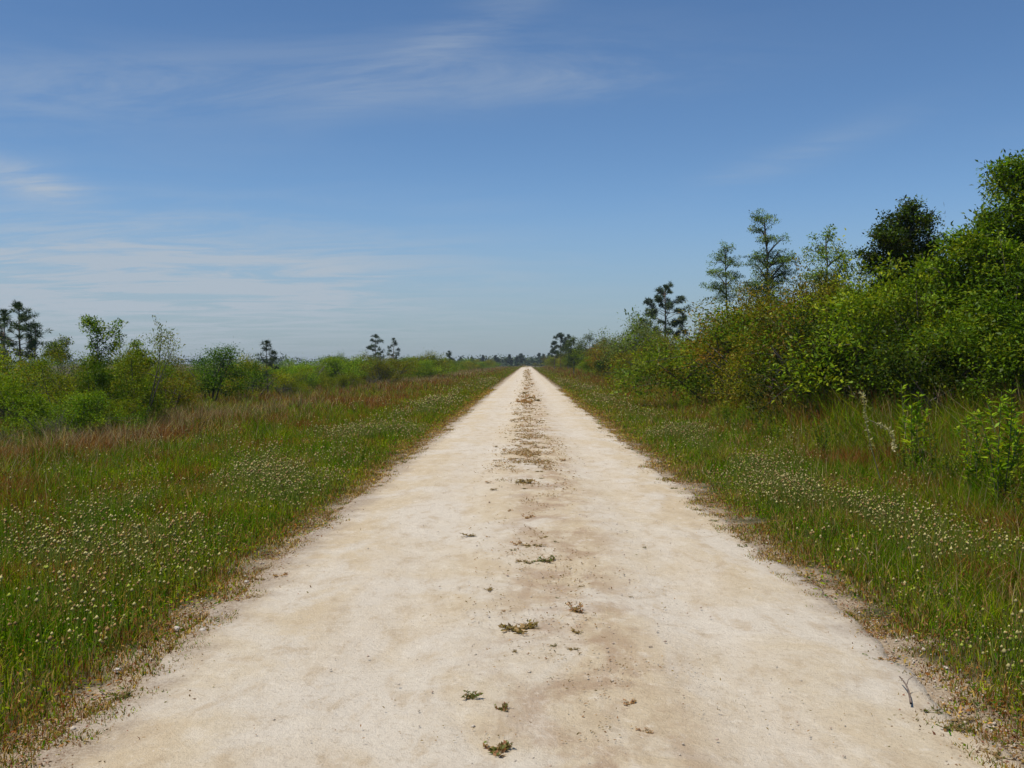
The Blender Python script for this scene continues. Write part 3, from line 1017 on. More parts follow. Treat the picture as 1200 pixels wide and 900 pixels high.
# named bushes on the left: (kind, pixel column, distance, top row, width, tint, label)
LEFT = [
    ('round', 247, 42, 402, 1.12, (0.5, 0.62, 0.6), 'dark green rounded bush standing alone above the left scrub'),
    ('olive', 296, 47, 420, 1.25, (1.3, 1.2, 0.9), 'yellowish olive bush with a dark spiky sapling above it'),
    ('olive_b', 160, 26, 400, 0.8, (1.0, 1.05, 1.0), 'airy yellowish bush with bare lower stems right of the twin-headed sapling'),
    ('dark', 112, 24.5, 428, 0.75, (1.4, 1.5, 1.2), 'dark bush wrapping the foot of the twin-headed sapling'),
    ('bright', 20, 23, 448, 1.2, (0.8, 0.75, 0.9), 'bright green low bush at the left end of the scrub'),
    ('olive_b', 70, 25, 430, 1.0, (1.1, 1.05, 0.9), 'yellow olive bush below the pines on the left'),
    ('twiggy', 62, 21.5, 480, 1.1, (0.9, 0.85, 0.85), 'grey half bare twiggy bush in front of the left scrub'),
    ('twiggy', 8, 20.5, 500, 1.0, (0.9, 0.85, 0.85), 'second grey twiggy bush low at the left end of the verge'),
    ('rust', 195, 32, 436, 1.2, (1.1, 1.0, 0.9), 'rusty tinged bush between airy yellowish bush and lone dark bush'),
    ('round', 150, 28, 440, 1.0, (1.1, 1.1, 0.9), 'mid green bush at the foot of the airy yellowish bush'),
    ('grey', 395, 90, 412, 0.7, (0.8, 0.85, 0.8), 'grey green upright bush rising over the left scrub line'),
    ('round', 95, 22.5, 455, 1.2, (1.0, 1.0, 0.9), 'leafy green low bush in front of the dark bush at left'),
    ('round_b', 45, 22.8, 462, 1.3, (1.1, 1.0, 0.9), 'wide green low bush between grey twiggy bush and bright green bush'),
    ('olive_b', 130, 23.5, 462, 1.0, (1.1, 1.15, 0.9), 'yellow green low bush at the right end of the nearest left bushes'),
    ('olive', 425, 92, 423, 1.3, (1.1, 1.1, 0.9), 'broad brownish bush swelling in front of the two far pines'),
]
for kind, px, d, py, wd, tint, lab in LEFT:
    x = at(px, d)
    shrub(kind, x, d, 1.1 * (zat(py, d) - float(gz(x, d))), lab, None, wd, tuple(np.array(tint) * (1.05, 1.2, 0.7)))
GL = 'bushes of the left scrub'
LL = 'low green or olive bush crowded in the scrub along the left verge'
lk = ['round', 'olive', 'round_b', 'olive_b', 'round', 'olive', 'rust', 'twiggy']
for d in np.arange(25, 74, 2.7):
    for row in range(3):
        k = lk[int(rng.integers(0, len(lk)))]
        x = -12.2 - row * 2.4 + rng.normal(0, 0.7)
        dd = d + rng.normal(0, 0.8)
        px = VPX + F * x / dd
        if px < -90 or (abs(px - 247) < 40 and dd < 46) or (abs(px - 300) < 28 and dd < 46):
            continue
        h = ((2.25 if px < 190 else 1.85) + rng.normal(0, 0.12) + (0.55 * rng.random() if rng.random() < 0.3 else 0)) * (0.70 if row == 0 else 1.0)
        shrub(k, x, dd, h, LL, GL, rng.uniform(1.0, 1.4), jit() * np.array([1.08, 1.28, 0.65]))
GL2 = 'small far bushes along the left verge'
LL2 = 'small far off bush in the scrub line left of the road'
for d in np.concatenate([np.arange(74, 140, 4.6), np.arange(140, 430, 17.0)]):
    for row in range(2):
        k = lk[int(rng.integers(0, len(lk) - 1))]
        dd = d + rng.normal(0, 1.0)
        x = -12.6 - row * 3.5 + rng.normal(0, 0.8)
        shrub(k, x, dd, 2.05 + abs(rng.normal(0, 0.5)) - 0.2 + 0.001 * dd, LL2, GL2, rng.uniform(1.3, 2.0), jit() * np.array([1.1, 1.15, 0.6]), parts=d < 100)

for x, y, k in ((-14, 420, 'olive'), (-7, 412, 'round'), (-1.5, 428, 'rust'), (4, 415, 'olive'), (9, 433, 'round_b'), (19, 440, 'olive'), (-4, 445, 'dark')):
    shrub(k, x, y, rng.uniform(1.3, 2.1), 'tiny bush closing the view where the road seems to end', 'bushes at the far end of the road', 1.9, jit(), parts=False)

# ------------------------------------------------------------------ trees
def broad_tree(name, label, cat, x, y, h, trunk, blobs, seed, pal, nclump, per, ll, lw, sig, tint=(1, 1, 1), r0=0.07, flat=0.7, droop=0.15, group=None):
    """trunk: list of (dx,dy,z); blobs: list of (centre, radii) in metres from the foot"""
    rg = np.random.default_rng(seed)
    z0 = float(gz(x, y))
    t = thing(name, label, cat, (x, y, z0), 0, group)
    T, L = Tubes(6), Leaves()
    tp = np.array(trunk, float)
    k = np.linspace(0, len(tp) - 1, 14)
    tp = np.stack([np.interp(k, np.arange(len(tp)), tp[:, i]) for i in range(3)], 1)
    tp[1:-1] += rg.normal(0, 0.02, (len(tp) - 2, 3))
    T.add(tp, np.linspace(r0, r0 * 0.2, len(tp)))
    vol = np.array([r[0] * r[1] * r[2] for c, r in blobs]) ** 0.7
    for (c, r), v in zip(blobs, vol / vol.sum()):
        m = max(3, int(2.3 * nclump * v))
        cs = ell_points(rg, c, np.array(r) * 1.15, m, 2.0)
        leaf_cluster(L, rg, cs, sig * 0.8, per, ll * 0.9, lw, pal, flat=flat, droop=droop)
        # limb from trunk into the clump, then twigs
        dist = np.hypot(tp[:, 0] - c[0], tp[:, 1] - c[1])
        tz = c[2] - 0.75 * np.interp(c[2], tp[:, 2], dist) - 0.5 * r[2]
        i = int(np.argmin(np.abs(tp[:, 2] - np.clip(tz, tp[-1, 2] * 0.18, tp[-1, 2] * 0.95))))
        p = woody(T, rg, tp[i], c, r0 * 0.45, r0 * 0.14, 0.10, 7)
        for e in cs[::2]:
            j = int(rg.integers(2, 7))
            woody(T, rg, p[j], e, r0 * 0.13, 0.004, 0.08, 4)
    obj('trunk', T.mesh('trunk'), M_BARK, t)
    obj('crown', L.mesh('crown'), M_LEAF, t, color=tint)
    return t


def pine_tree(name, label, x, y, h, seed, w, tint=(1, 1, 1), bare=0.35, nb=26, lean=0.0, group=None, per=26, nl=0.26, nw=0.020, tuft=2.6, cat='pine tree'):
    rg = np.random.default_rng(seed)
    t = thing(name, label, cat, (x, y, float(gz(x, y))), 0, group)
    T, L = Tubes(5), Leaves()
    k = np.linspace(0, 1, 12)
    tp = np.stack([lean * k ** 1.5 + 0.03 * np.sin(5 * k + seed), 0.03 * np.cos(4 * k), h * k], 1)
    T.add(tp, np.linspace(0.016 * h, 0.004 * h, 12))
    for b in range(nb):
        f = bare + (1 - bare) * (b + rg.random()) / nb
        f = min(f, 0.99)
        s = np.array([np.interp(f, k, tp[:, i]) for i in range(3)])
        a = rg.uniform(0, 6.28)
        prof = (math.sin(min(1.0, (1 - f) / (1 - bare) * 1.25 + 0.10) * math.pi * 0.5)) * rg.uniform(0.45, 1.1)
        ln = w * 0.5 * prof
        e = s + np.array([math.cos(a) * ln, math.sin(a) * ln, ln * rg.uniform(0.1, 0.75)])
        p = woody(T, rg, s, e, 0.006 * h * 0.6, 0.004, -0.06, 5)
        nt_ = max(2, int(tuft + ln * 3))
        cs = p[-1] * 1.0 + (p[2] - p[-1]) * rg.random((nt_, 1)) ** 1.4 * 0.75 + rg.normal(0, 0.06 * w * 0.5, (nt_, 3))
        n = nt_ * per
        C = np.repeat(cs, per, axis=0)
        axis = rand_dirs(rg, n, -0.55)
        pal = np.array(PAL_PINE)
        col = pal[rg.integers(0, 4, n)] * rg.uniform(0.7, 1.4, (n, 1))
        L.add(C + axis * 0.02, axis, rg.normal(0, 1, (n, 3)), nl * rg.uniform(0.6, 1.2, n), nw, col)
    top = tp[-1]
    n = per * 3
    axis = unit(rand_dirs(rg, n, -0.1) + np.array([0, 0, 0.8]))
    L.add(np.tile(top, (n, 1)) - axis * 0.05, axis, rg.normal(0, 1, (n, 3)), nl * 1.2, nw, np.array(PAL_PINE)[rg.integers(0, 4, n)])
    obj('trunk', T.mesh('trunk'), M_PBARK, t)
    obj('crown', L.mesh('crown'), M_NEEDLE, t, color=tint)
    return t


def B(px0, d0, px, py, rx_px, rz_px, dy=0.0):
    """crown lobe from its place in the picture, at the tree's own distance"""
    s = d0 / F
    z0 = float(gz(at(px0, d0), d0))
    return ((px - px0) * s, dy, zat(py, d0) - z0), (rx_px * s, (rx_px * s + rz_px * s) * 0.5, rz_px * s)


def tree_px(px0, d, lobes):
    return [B(px0, d, *l) for l in lobes]


# big tree on the right border
d = 20.0
broad_tree('leafy_tree', 'big light green leafy tree at the right edge, tallest of all', 'tree', at(1195, d), d, 5.8,
           [(0, 0, -0.1), (0.05, 0.05, 1.5), (-0.1, 0, 3.0), (0.0, 0.1, 4.4), (0.05, 0, 5.5)],
           tree_px(1195, d, [(1178, 205, 26, 20), (1200, 218, 36, 30, 0.2), (1172, 245, 28, 24, -0.3), (1150, 277, 26, 20, 0.1), (1140, 300, 34, 22, -0.4), (1190, 290, 50, 40, 0.3),
                             (1160, 340, 50, 34, -0.2), (1210, 345, 55, 50, 0.2), (1240, 260, 50, 60, 0.0), (1125, 325, 24, 20, 0.3), (1235, 205, 30, 28, 0.1), (1112, 290, 13, 10, 0.2), (1104, 318, 18, 16, 0.3), (1120, 350, 26, 20, 0.3), (1118, 285, 13, 10, 0.2), (1126, 300, 20, 12, 0.2), (1160, 215, 12, 9), (1158, 255, 14, 10, 0.1), (1150, 385, 46, 30, -0.5), (1220, 400, 50, 30, -0.4)]),
           101, PAL_BRIGHT + PAL_GREEN, 330, 62, 0.10, 0.040, 0.12, (0.92, 0.95, 0.9), 0.085)
# dark round tree
d = 26.0
broad_tree('dark_tree', 'dark dense round-headed tree rising above the right-hand thicket', 'tree', at(1050, d), d, 5.7,
           [(0, 0, -0.1), (0.08, 0, 1.5), (-0.05, 0.05, 3.2), (0.05, 0, 4.6), (0.1, 0, 5.4)],
           tree_px(1050, d, [(1062, 248, 15, 12), (1046, 262, 17, 12, 0.2), (1074, 265, 15, 14, -0.2), (1030, 282, 19, 13, -0.3), (1058, 284, 26, 18, 0.3), (1083, 288, 17, 15, 0.2), (1018, 298, 13, 10, 0.1), (1042, 304, 25, 14, -0.1), (1070, 310, 22, 14, 0.1), (1093, 312, 13, 11, -0.2), (1104, 322, 8, 7), (1024, 314, 12, 9, 0.2), (1035, 330, 22, 13, 0.2), (1068, 332, 24, 13, -0.1), (1050, 348, 30, 14, 0.1)]),
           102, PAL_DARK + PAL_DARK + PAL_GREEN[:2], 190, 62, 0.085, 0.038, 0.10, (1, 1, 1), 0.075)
# sparse grey tree
d = 30.0
broad_tree('sparse_tree', 'sparse grey green tree showing sky between dark round tree and cypress', 'tree', at(965, d), d, 5.4,
           [(0, 0, -0.1), (0.05, 0, 1.8), (-0.05, 0, 3.4), (0.05, 0, 4.6), (0.0, 0, 5.2)],
           tree_px(965, d, [(966, 278, 14, 10), (960, 296, 18, 12, 0.2), (976, 304, 16, 12, -0.2), (984, 318, 12, 12, 0.1), (958, 320, 20, 14, -0.1), (970, 335, 22, 14, 0.2), (975, 350, 24, 12), (986, 300, 7, 5)]),
           103, PAL_GREY + PAL_GREEN, 62, 34, 0.085, 0.036, 0.09, (1.35, 1.4, 1.3), 0.06)
# tall cypress with tiers
d = 36.0
cy = tree_px(898, d, [(893, 257, 18, 8), (890, 268, 13, 6, 0.2), (898, 281, 12, 6), (892, 284, 12, 4, -0.3), (916, 281, 7, 5, 0.1), (893, 298, 16, 6, 0.2), (912, 296, 10, 5, 0.3), (908, 308, 24, 7, -0.2), (922, 303, 13, 7, 0.1), (884, 303, 12, 4, 0),
                      (898, 322, 20, 6, 0.2), (884, 312, 14, 4, -0.2), (910, 330, 22, 8, 0.2), (893, 338, 22, 8), (920, 318, 14, 6, 0.2), (900, 350, 26, 10), (880, 340, 18, 7, 0.2)])
broad_tree('cypress_tree', 'tallest thin cypress with visible trunk and flat tiers of foliage', 'tree', at(898, d), d, 6.8,
           [(0, 0, -0.1), (0.0, 0, 2.0), (0.02, 0, 4.0), (-0.05, 0, 5.6), (-0.1, 0, 6.7)],
           cy, 104, PAL_GREY + PAL_PINE + PAL_GREEN, 150, 36, 0.085, 0.026, 0.085, (1.3, 1.4, 1.25), 0.085, flat=0.45)
d = 40.0
cy2 = tree_px(850, d, [(848, 292, 8, 9), (843, 304, 14, 7, 0.2), (857, 307, 12, 7), (836, 318, 12, 5, 0.1), (848, 322, 16, 6, -0.2), (832, 336, 12, 4), (844, 338, 16, 7, 0.3), (862, 326, 8, 8, 0.2), (850, 348, 18, 7)])
broad_tree('cypress_tree', 'shorter open cypress leaning left beside the tallest one', 'tree', at(850, d), d, 6.1,
           [(0.3, 0, -0.1), (0.15, 0, 2.0), (0.05, 0, 4.0), (0.0, 0, 5.2), (-0.05, 0, 6.0)],
           cy2, 105, PAL_GREY + PAL_PINE + PAL_GREEN, 80, 32, 0.085, 0.026, 0.085, (1.4, 1.5, 1.4), 0.06, flat=0.5)
# right-hand pines further off
pine_tree('pine_tree', 'dark pine rising behind pale grey bushes along the right verge', at(779, 80), 80, zat(337, 80) + 0.3, 106, 4.0, (0.9, 0.95, 1.0), bare=0.42, nb=40, per=30, nl=0.30, nw=0.04)
pine_tree('pine_tree', 'short pine just right of the dark pine by grey bushes', at(800, 84), 84, zat(370, 84) + 0.3, 107, 1.6, (0.9, 0.95, 1.0), bare=0.4, nb=16, per=26, nl=0.3, nw=0.04)
for px, top, w, d, sd, lab in ((690, 387, 3.0, 122, 1, 'grey green loose tree at the far bend of the right thicket, broadest there'),
                               (672, 391, 2.2, 132, 2, 'narrow grey green tree left of the broad loose one'),
                               (707, 394, 2.0, 118, 3, 'small grey green tree right of the broad loose one')):
    h = zat(top, d) + 0.3
    s = h / 6
    broad_tree('loose_tree', lab, 'tree', at(px, d), d, h, [(0, 0, -0.1), (0.1, 0, h * 0.5), (0, 0, h * 0.95)],
               [((0, 0, h * 0.86), (w * 0.25, w * 0.25, h * 0.11)), ((-w * 0.25, 0.2, h * 0.7), (w * 0.25, w * 0.3, h * 0.12)), ((w * 0.28, -0.2, h * 0.66), (w * 0.25, w * 0.3, h * 0.14)), ((0, 0, h * 0.5), (w * 0.4, w * 0.4, h * 0.16))],
               200 + sd, PAL_GREY + PAL_DARK, 60, 26, 0.16, 0.07, 0.18, (0.9, 0.95, 1.0), 0.08)
pine_tree('pine_tree', 'dark pine at the far end of the right thicket', at(657, 215), 215, zat(392, 215) + 0.3, 110, 4.6, (0.75, 0.8, 1.05), bare=0.4, nb=22, per=20, nl=0.5, nw=0.07)
pine_tree('pine_tree', 'smaller dark pine nearest the end of the road, on its right', at(650, 230), 230, zat(402, 230) + 0.3, 111, 3.6, (0.75, 0.8, 1.05), bare=0.4, nb=16, per=20, nl=0.5, nw=0.07)
pine_tree('pine_tree', 'slender far pine between dark pine and narrow grey tree', at(666, 205), 205, zat(394, 205) + 0.3, 112, 3.0, (0.75, 0.8, 1.05), bare=0.5, nb=14, per=20, nl=0.5, nw=0.07)

# left-hand trees
pine_tree('pine_tree', 'slim pine with bare trunk at the left edge, tallest there', at(20, 46), 46, zat(357, 46) + 0.3, 120, 2.0, (1.1, 1.2, 1.0), bare=0.42, nb=36, per=24, nl=0.22, nw=0.026)
pine_tree('pine_tree', 'slim pine cut by the left border of the picture', at(2, 45), 45, zat(366, 45) + 0.3, 121, 1.6, (1.1, 1.2, 1.0), bare=0.42, nb=26, per=24, nl=0.22, nw=0.026)
pine_tree('pine_tree', 'thin open pine right of the tallest left-hand pine', at(38, 47), 47, zat(382, 47) + 0.3, 122, 1.5, (1.3, 1.4, 1.2), bare=0.4, nb=20, per=20, nl=0.22, nw=0.024)
d = 40.0
broad_tree('young_tree', 'small bushy-headed tree between left pines and twin-headed sapling', 'tree', at(64, d), d, 2.9,
           [(0, 0, -0.1), (0.05, 0, 1.2), (0, 0, 2.0), (0.05, 0, 2.7)],
           tree_px(64, d, [(60, 405, 10, 7), (70, 401, 9, 6, 0.1), (56, 413, 9, 7), (72, 414, 7, 7), (64, 418, 12, 8)]), 130, PAL_GREEN + PAL_DARK, 60, 30, 0.075, 0.032, 0.08, (1.1, 1.1, 1.0), 0.035)
d = 27.0
broad_tree('young_tree', 'open twin-headed sapling with bright leaves above the left scrub', 'tree', at(112, d), d, 3.1,
           [(0, 0, -0.1), (0.03, 0, 1.2), (-0.05, 0, 2.0), (-0.02, 0, 2.9)],
           tree_px(112, d, [(107, 375, 11, 7), (98, 381, 7, 4, 0.1), (112, 387, 12, 8, -0.1), (134, 381, 7, 5, 0.1), (130, 393, 10, 6), (106, 402, 11, 7), (134, 402, 7, 5), (124, 408, 8, 6, 0.1), (110, 420, 14, 9), (116, 440, 17, 16), (108, 470, 16, 18)]),
           131, PAL_GREEN + PAL_BRIGHT, 100, 26, 0.075, 0.034, 0.065, (0.95, 1.0, 0.95), 0.03)
d = 29.0
broad_tree('young_tree', 'slight sapling with drooping tip right of the twin-headed one', 'tree', at(160, d), d, 2.4,
           [(0, 0, -0.1), (0.02, 0, 0.9), (0, 0, 1.6), (-0.02, 0, 2.2)],
           tree_px(160, d, [(158, 404, 6, 5), (162, 414, 9, 5), (152, 418, 10, 5, 0.1), (168, 424, 9, 6), (156, 432, 13, 8), (178, 422, 4, 3)]), 132, PAL_GREEN, 60, 26, 0.07, 0.03, 0.065, (1.1, 1.1, 1.0), 0.025)
pine_tree('pine_sapling', 'dark spiky pine sapling sticking up from an olive bush', at(312, 50), 50, zat(402, 50) + 0.3, 133, 1.15, (0.8, 0.85, 0.8), bare=0.35, nb=22, per=30, nl=0.2, nw=0.02, tuft=2.0)
pine_tree('pine_tree', 'taller of the two lone pines above the far left scrub', at(440, 132), 132, zat(394, 132) + 0.3, 134, 2.3, (0.85, 0.9, 1.05), bare=0.35, nb=22, per=18, nl=0.34, nw=0.045)
pine_tree('pine_tree', 'shorter of the two lone pines above the far left scrub', at(461, 136), 136, zat(398, 136) + 0.3, 135, 2.1, (0.85, 0.9, 1.05), bare=0.3, nb=18, per=18, nl=0.34, nw=0.045)
pine_tree('pine_tree', 'thin dark pine poking out of the scrub beyond the lone pines', at(526, 210), 210, zat(413, 210) + 0.3, 136, 2.0, (0.8, 0.85, 1.05), bare=0.3, nb=14, per=16, nl=0.5, nw=0.07)

# pines on the horizon
PG = 'pines on the horizon at the end of the road'
far = [(508, 418.5), (553, 420), (566, 418), (581, 418.5), (597, 417.5), (606, 419), (611, 417), (632, 415.5), (637, 417.5), (643, 415.5), (540, 420.5)]
for i, (px, top) in enumerate(far):
    d = 470 + 130 * rng.random()
    h = zat(top, d) + 0.3
    pine_tree('distant_pine', 'tiny dark pine on the horizon near where the road vanishes', at(px, d), d, h, 300 + i, h * rng.uniform(0.45, 0.8), (0.75, 0.8, 1.0), bare=0.25, nb=14, per=12, nl=1.1, nw=0.22, tuft=2, group=PG)


def far_wood():
    L = Leaves()
    rg = np.random.default_rng(77)
    n = 900
    x = np.concatenate([rg.uniform(-420, 420, 650), rg.normal(0, 16, 250)])
    y = rg.uniform(560, 700, n)
    h = rg.uniform(1.6, 4.6, n) + 2.6 * fbm(x * 0.02, 0 * x, 5)
    cs = np.stack([x, y, h * 0.5], 1)
    per = 26
    C = np.repeat(cs, per, axis=0)
    o = rg.normal(0, 1, (n * per, 3)) * np.array([2.4, 1.5, 1.0]) * np.repeat(h, per)[:, None] * np.array([0.3, 0.3, 0.26])
    C = C + o
    C[:, 2] = np.maximum(C[:, 2], -0.2)
    L.add(C, rg.normal(0, 1, (n * per, 3)), rg.normal(0, 1, (n * per, 3)) + np.array([0, -0.5, 0.5]), rg.uniform(0.8, 1.9, n * per), 0.8, np.array(PAL_PINE)[rg.integers(0, 4, n * per)])
    return L.mesh('far_wood')


tag(obj('far_wood', far_wood(), M_NEEDLE), 'low dark wood closing the horizon beyond the road', 'wood', kind='stuff')


# ------------------------------------------------------------------ tall weeds on the verges
def weed_proto(seed, h, pal, nst=3, ll=0.11, lw=0.022, nleaf=46):
    rg = np.random.default_rng(seed)
    T, L = Tubes(4), Leaves()
    for s in range(nst):
        a = rg.uniform(0, 6.28)
        e = np.array([math.cos(a) * 0.16 * h, math.sin(a) * 0.16 * h, h * rg.uniform(0.7, 1.0)])
        p = woody(T, rg, (0, 0, -0.03), e, 0.007, 0.002, 0.06, 9)
        f = rg.uniform(0.12, 1.0, nleaf)
        base = np.stack([np.interp(f, np.linspace(0, 1, 9), p[:, i]) for i in range(3)], 1)
        an = rg.uniform(0, 6.28, nleaf)
        axis = np.stack([np.cos(an), np.sin(an), rg.uniform(0.1, 1.1, nleaf)], 1)
        col = np.array(pal)[rg.integers(0, len(pal), nleaf)] * rg.uniform(0.75, 1.3, (nleaf, 1))
        L.add(base, axis, np.array([0, 0, 1.0]) + rg.normal(0, 0.3, (nleaf, 3)), ll * rg.uniform(0.6, 1.2, nleaf) * (1.15 - 0.5 * f), lw, col)
    return T.mesh('weed_stem'), L.mesh('weed_leaves')


WEED = [weed_proto(1, 1.2, PAL_BRIGHT, 5, 0.11, 0.026, 70), weed_proto(2, 1.2, PAL_GREEN, 6, 0.10, 0.026, 70), weed_proto(3, 1.2, PAL_BRIGHT, 4, 0.14, 0.028, 60), weed_proto(4, 1.2, PAL_RUST, 3, 0.08, 0.014)]
M_STALK = bark_material('green_stalk', (0.07, 0.09, 0.03), (0.13, 0.12, 0.05))


def tall_weed(v, x, y, h, label, group=None, tint=(1, 1, 1), cat='weed'):
    t = thing('tall_weed', label, cat, (x, y, float(gz(x, y)) - 0.02), rng.uniform(0, 6.28), group)
    t.scale = (h / 1.2,) * 3
    obj('stem', WEED[v][0], M_STALK, t)
    obj('foliage', WEED[v][1], M_LEAF, t, color=tint)


for v, px, d, py, lab in ((0, 1168, 11.5, 452, 'tallest bright leafy weed on the right verge, before the big edge tree'),
                          (2, 1190, 12.2, 440, 'tall bluish green weed at the very right border of the verge'),
                          (0, 1138, 12.5, 478, 'bright leafy weed left of the tallest one on the right verge'),
                          (2, 1072, 15.0, 440, 'lone tall weed whose tip stands before the dark thicket base'),
                          (3, 1092, 13.5, 470, 'yellowish brown weed between lone tall weed and bright leafy weed')):
    x = at(px, d)
    tall_weed(v, x, d, zat(py, d) - float(gz(x, d)), lab, None, (1.15, 1.15, 1.0))
for i in range(230):
    d = 9.5 + 26 * rng.random() ** 1.3
    x = 9.0 - 4.2 * rng.random() ** 1.4
    if VPX + F * x / d > 1260:
        continue
    tall_weed(int(rng.choice([0, 1, 1, 2, 3])), x, d, rng.uniform(0.7, 1.3) * (0.65 + 0.35 * (x - 4.8) / 3.5), 'leafy green weed standing in the tall grass before the right thicket', 'weeds in the tall grass of the right verge', jit(0.2))
for i in range(80):
    d = rng.uniform(17, 60)
    x = -rng.uniform(8.5, 12.5)
    if VPX + F * x / d < -60:
        continue
    tall_weed(int(rng.choice([0, 1, 3, 3])), x, d, rng.uniform(0.45, 1.0), 'thin weed standing in the dry grass before the left scrub', 'weeds in the dry grass of the left verge', jit(0.2))


def dry_plume():
    d = 11.6
    x = at(1026, d)
    t = thing('dry_plume', 'pale cream dry flower stalk bent over in the right-hand grass', 'dead flower stalk', (x, d, float(gz(x, d))))
    T, L = Tubes(4), Leaves()
    rg = np.random.default_rng(5)
    s = d / F
    z0 = float(gz(x, d))
    P = np.array([[(px - 1026) * s, 0.05 * k, zat(py, d) - z0] for k, (px, py) in enumerate(((1030, 560), (1020, 520), (1016, 490), (1016, 470), (1015, 460)))])
    Q = np.array([[(px - 1026) * s, -0.05 * k, zat(py, d) - z0] for k, (px, py) in enumerate(((1017, 492), (1027, 497), (1036, 502), (1041, 515), (1038, 526)))])
    for A in (P, Q):
        T.add(A, np.linspace(0.006, 0.002, len(A)))
        f = rg.uniform(0.2, 1.0, 110)
        base = np.stack([np.interp(f, np.linspace(0, 1, len(A)), A[:, i]) for i in range(3)], 1)
        ax = rand_dirs(rg, 110)
        L.add(base, ax, rg.normal(0, 1, (110, 3)), rg.uniform(0.02, 0.055, 110), 0.018, np.array([[0.46, 0.40, 0.20], [0.55, 0.48, 0.27], [0.36, 0.34, 0.13]])[rg.integers(0, 3, 110)])
    obj('stem', T.mesh('plume_stem'), M_STALK, t)
    obj('flower_head', L.mesh('plume_head'), M_LEAF, t)


dry_plume()

# ------------------------------------------------------------------ weeds growing on the road
def road_weed_proto(seed, pal, n=60, flat=0.35, ll=0.030, lw=0.013, elong=1.0):
    """a creeping clump one unit wide: short runners set with small leaves"""
    rg = np.random.default_rng(seed)
    L, T = Leaves(), Tubes(3)
    for k in range(7):
        a = rg.uniform(0, 6.28)
        e = np.array([math.cos(a) * rg.uniform(0.25, 0.55) * elong, math.sin(a) * rg.uniform(0.25, 0.5), rg.uniform(0.03, flat)])
        p = woody(T, rg, (0, 0, -0.02), e, 0.018, 0.008, 0.05, 6)
        m = n // 4
        f = rg.uniform(0.1, 1, m)
        base = np.stack([np.interp(f, np.linspace(0, 1, 6), p[:, i]) for i in range(3)], 1) + rg.normal(0, 0.03, (m, 3))
        base[:, 2] = np.maximum(base[:, 2], 0.01)
        ax = rand_dirs(rg, m, 0.0)
        col = np.array(pal)[rg.integers(0, len(pal), m)] * rg.uniform(0.7, 1.3, (m, 1))
        L.add(base, ax, rg.normal(0, 0.6, (m, 3)) + np.array([0, 0, 0.8]), ll * 6 * rg.uniform(0.6, 1.2, m), lw * 6, col)
    return T.mesh('runner'), L.mesh('road_weed_leaves')


PAL_WEED = [(0.21, 0.13, 0.055), (0.150, 0.180, 0.038), (0.210, 0.210, 0.051), (0.240, 0.150, 0.064), (0.105, 0.135, 0.025)]
PAL_WRED = [(0.344, 0.154, 0.078), (0.405, 0.212, 0.108), (0.243, 0.173, 0.062), (0.527, 0.346, 0.170)]
PAL_WBRN = [(0.324, 0.212, 0.092), (0.405, 0.269, 0.124), (0.243, 0.192, 0.062), (0.203, 0.135, 0.062)]
RW = {'green': road_weed_proto(1, PAL_WEED), 'red': road_weed_proto(2, PAL_WRED), 'brown': road_weed_proto(3, PAL_WBRN), 'long': road_weed_proto(4, PAL_WBRN, 80, 0.12, elong=1.4), 'mixed': road_weed_proto(5, PAL_WEED + PAL_WRED, 70)}


def road_weed(kind, px, py, wpx, label, group=None, hs=1.0, parts=True, xy=None, rz=None):
    x, y = ground_from_px(px, py) if xy is None else xy
    w = wpx * y / F
    z = float(road_z(min(abs(x), 1.85), y)) - 0.004
    rz = rng.uniform(0, 6.28) if rz is None else rz
    if parts:
        t = thing('road_weed', label, 'weed', (x, y, z), rz, group)
        t.scale = (w, w, w * hs * 0.7)
        obj('runner', RW[kind][0], M_STALK, t)
        obj('leaves', RW[kind][1], M_LEAF, t)
    else:
        t = obj('road_weed', RW[kind][1], M_LEAF, loc=(x, y, z))
        t.scale = (w, w, w * hs)
        t.rotation_euler = (0, 0, rz)
        tag(t, label, 'weed', group)


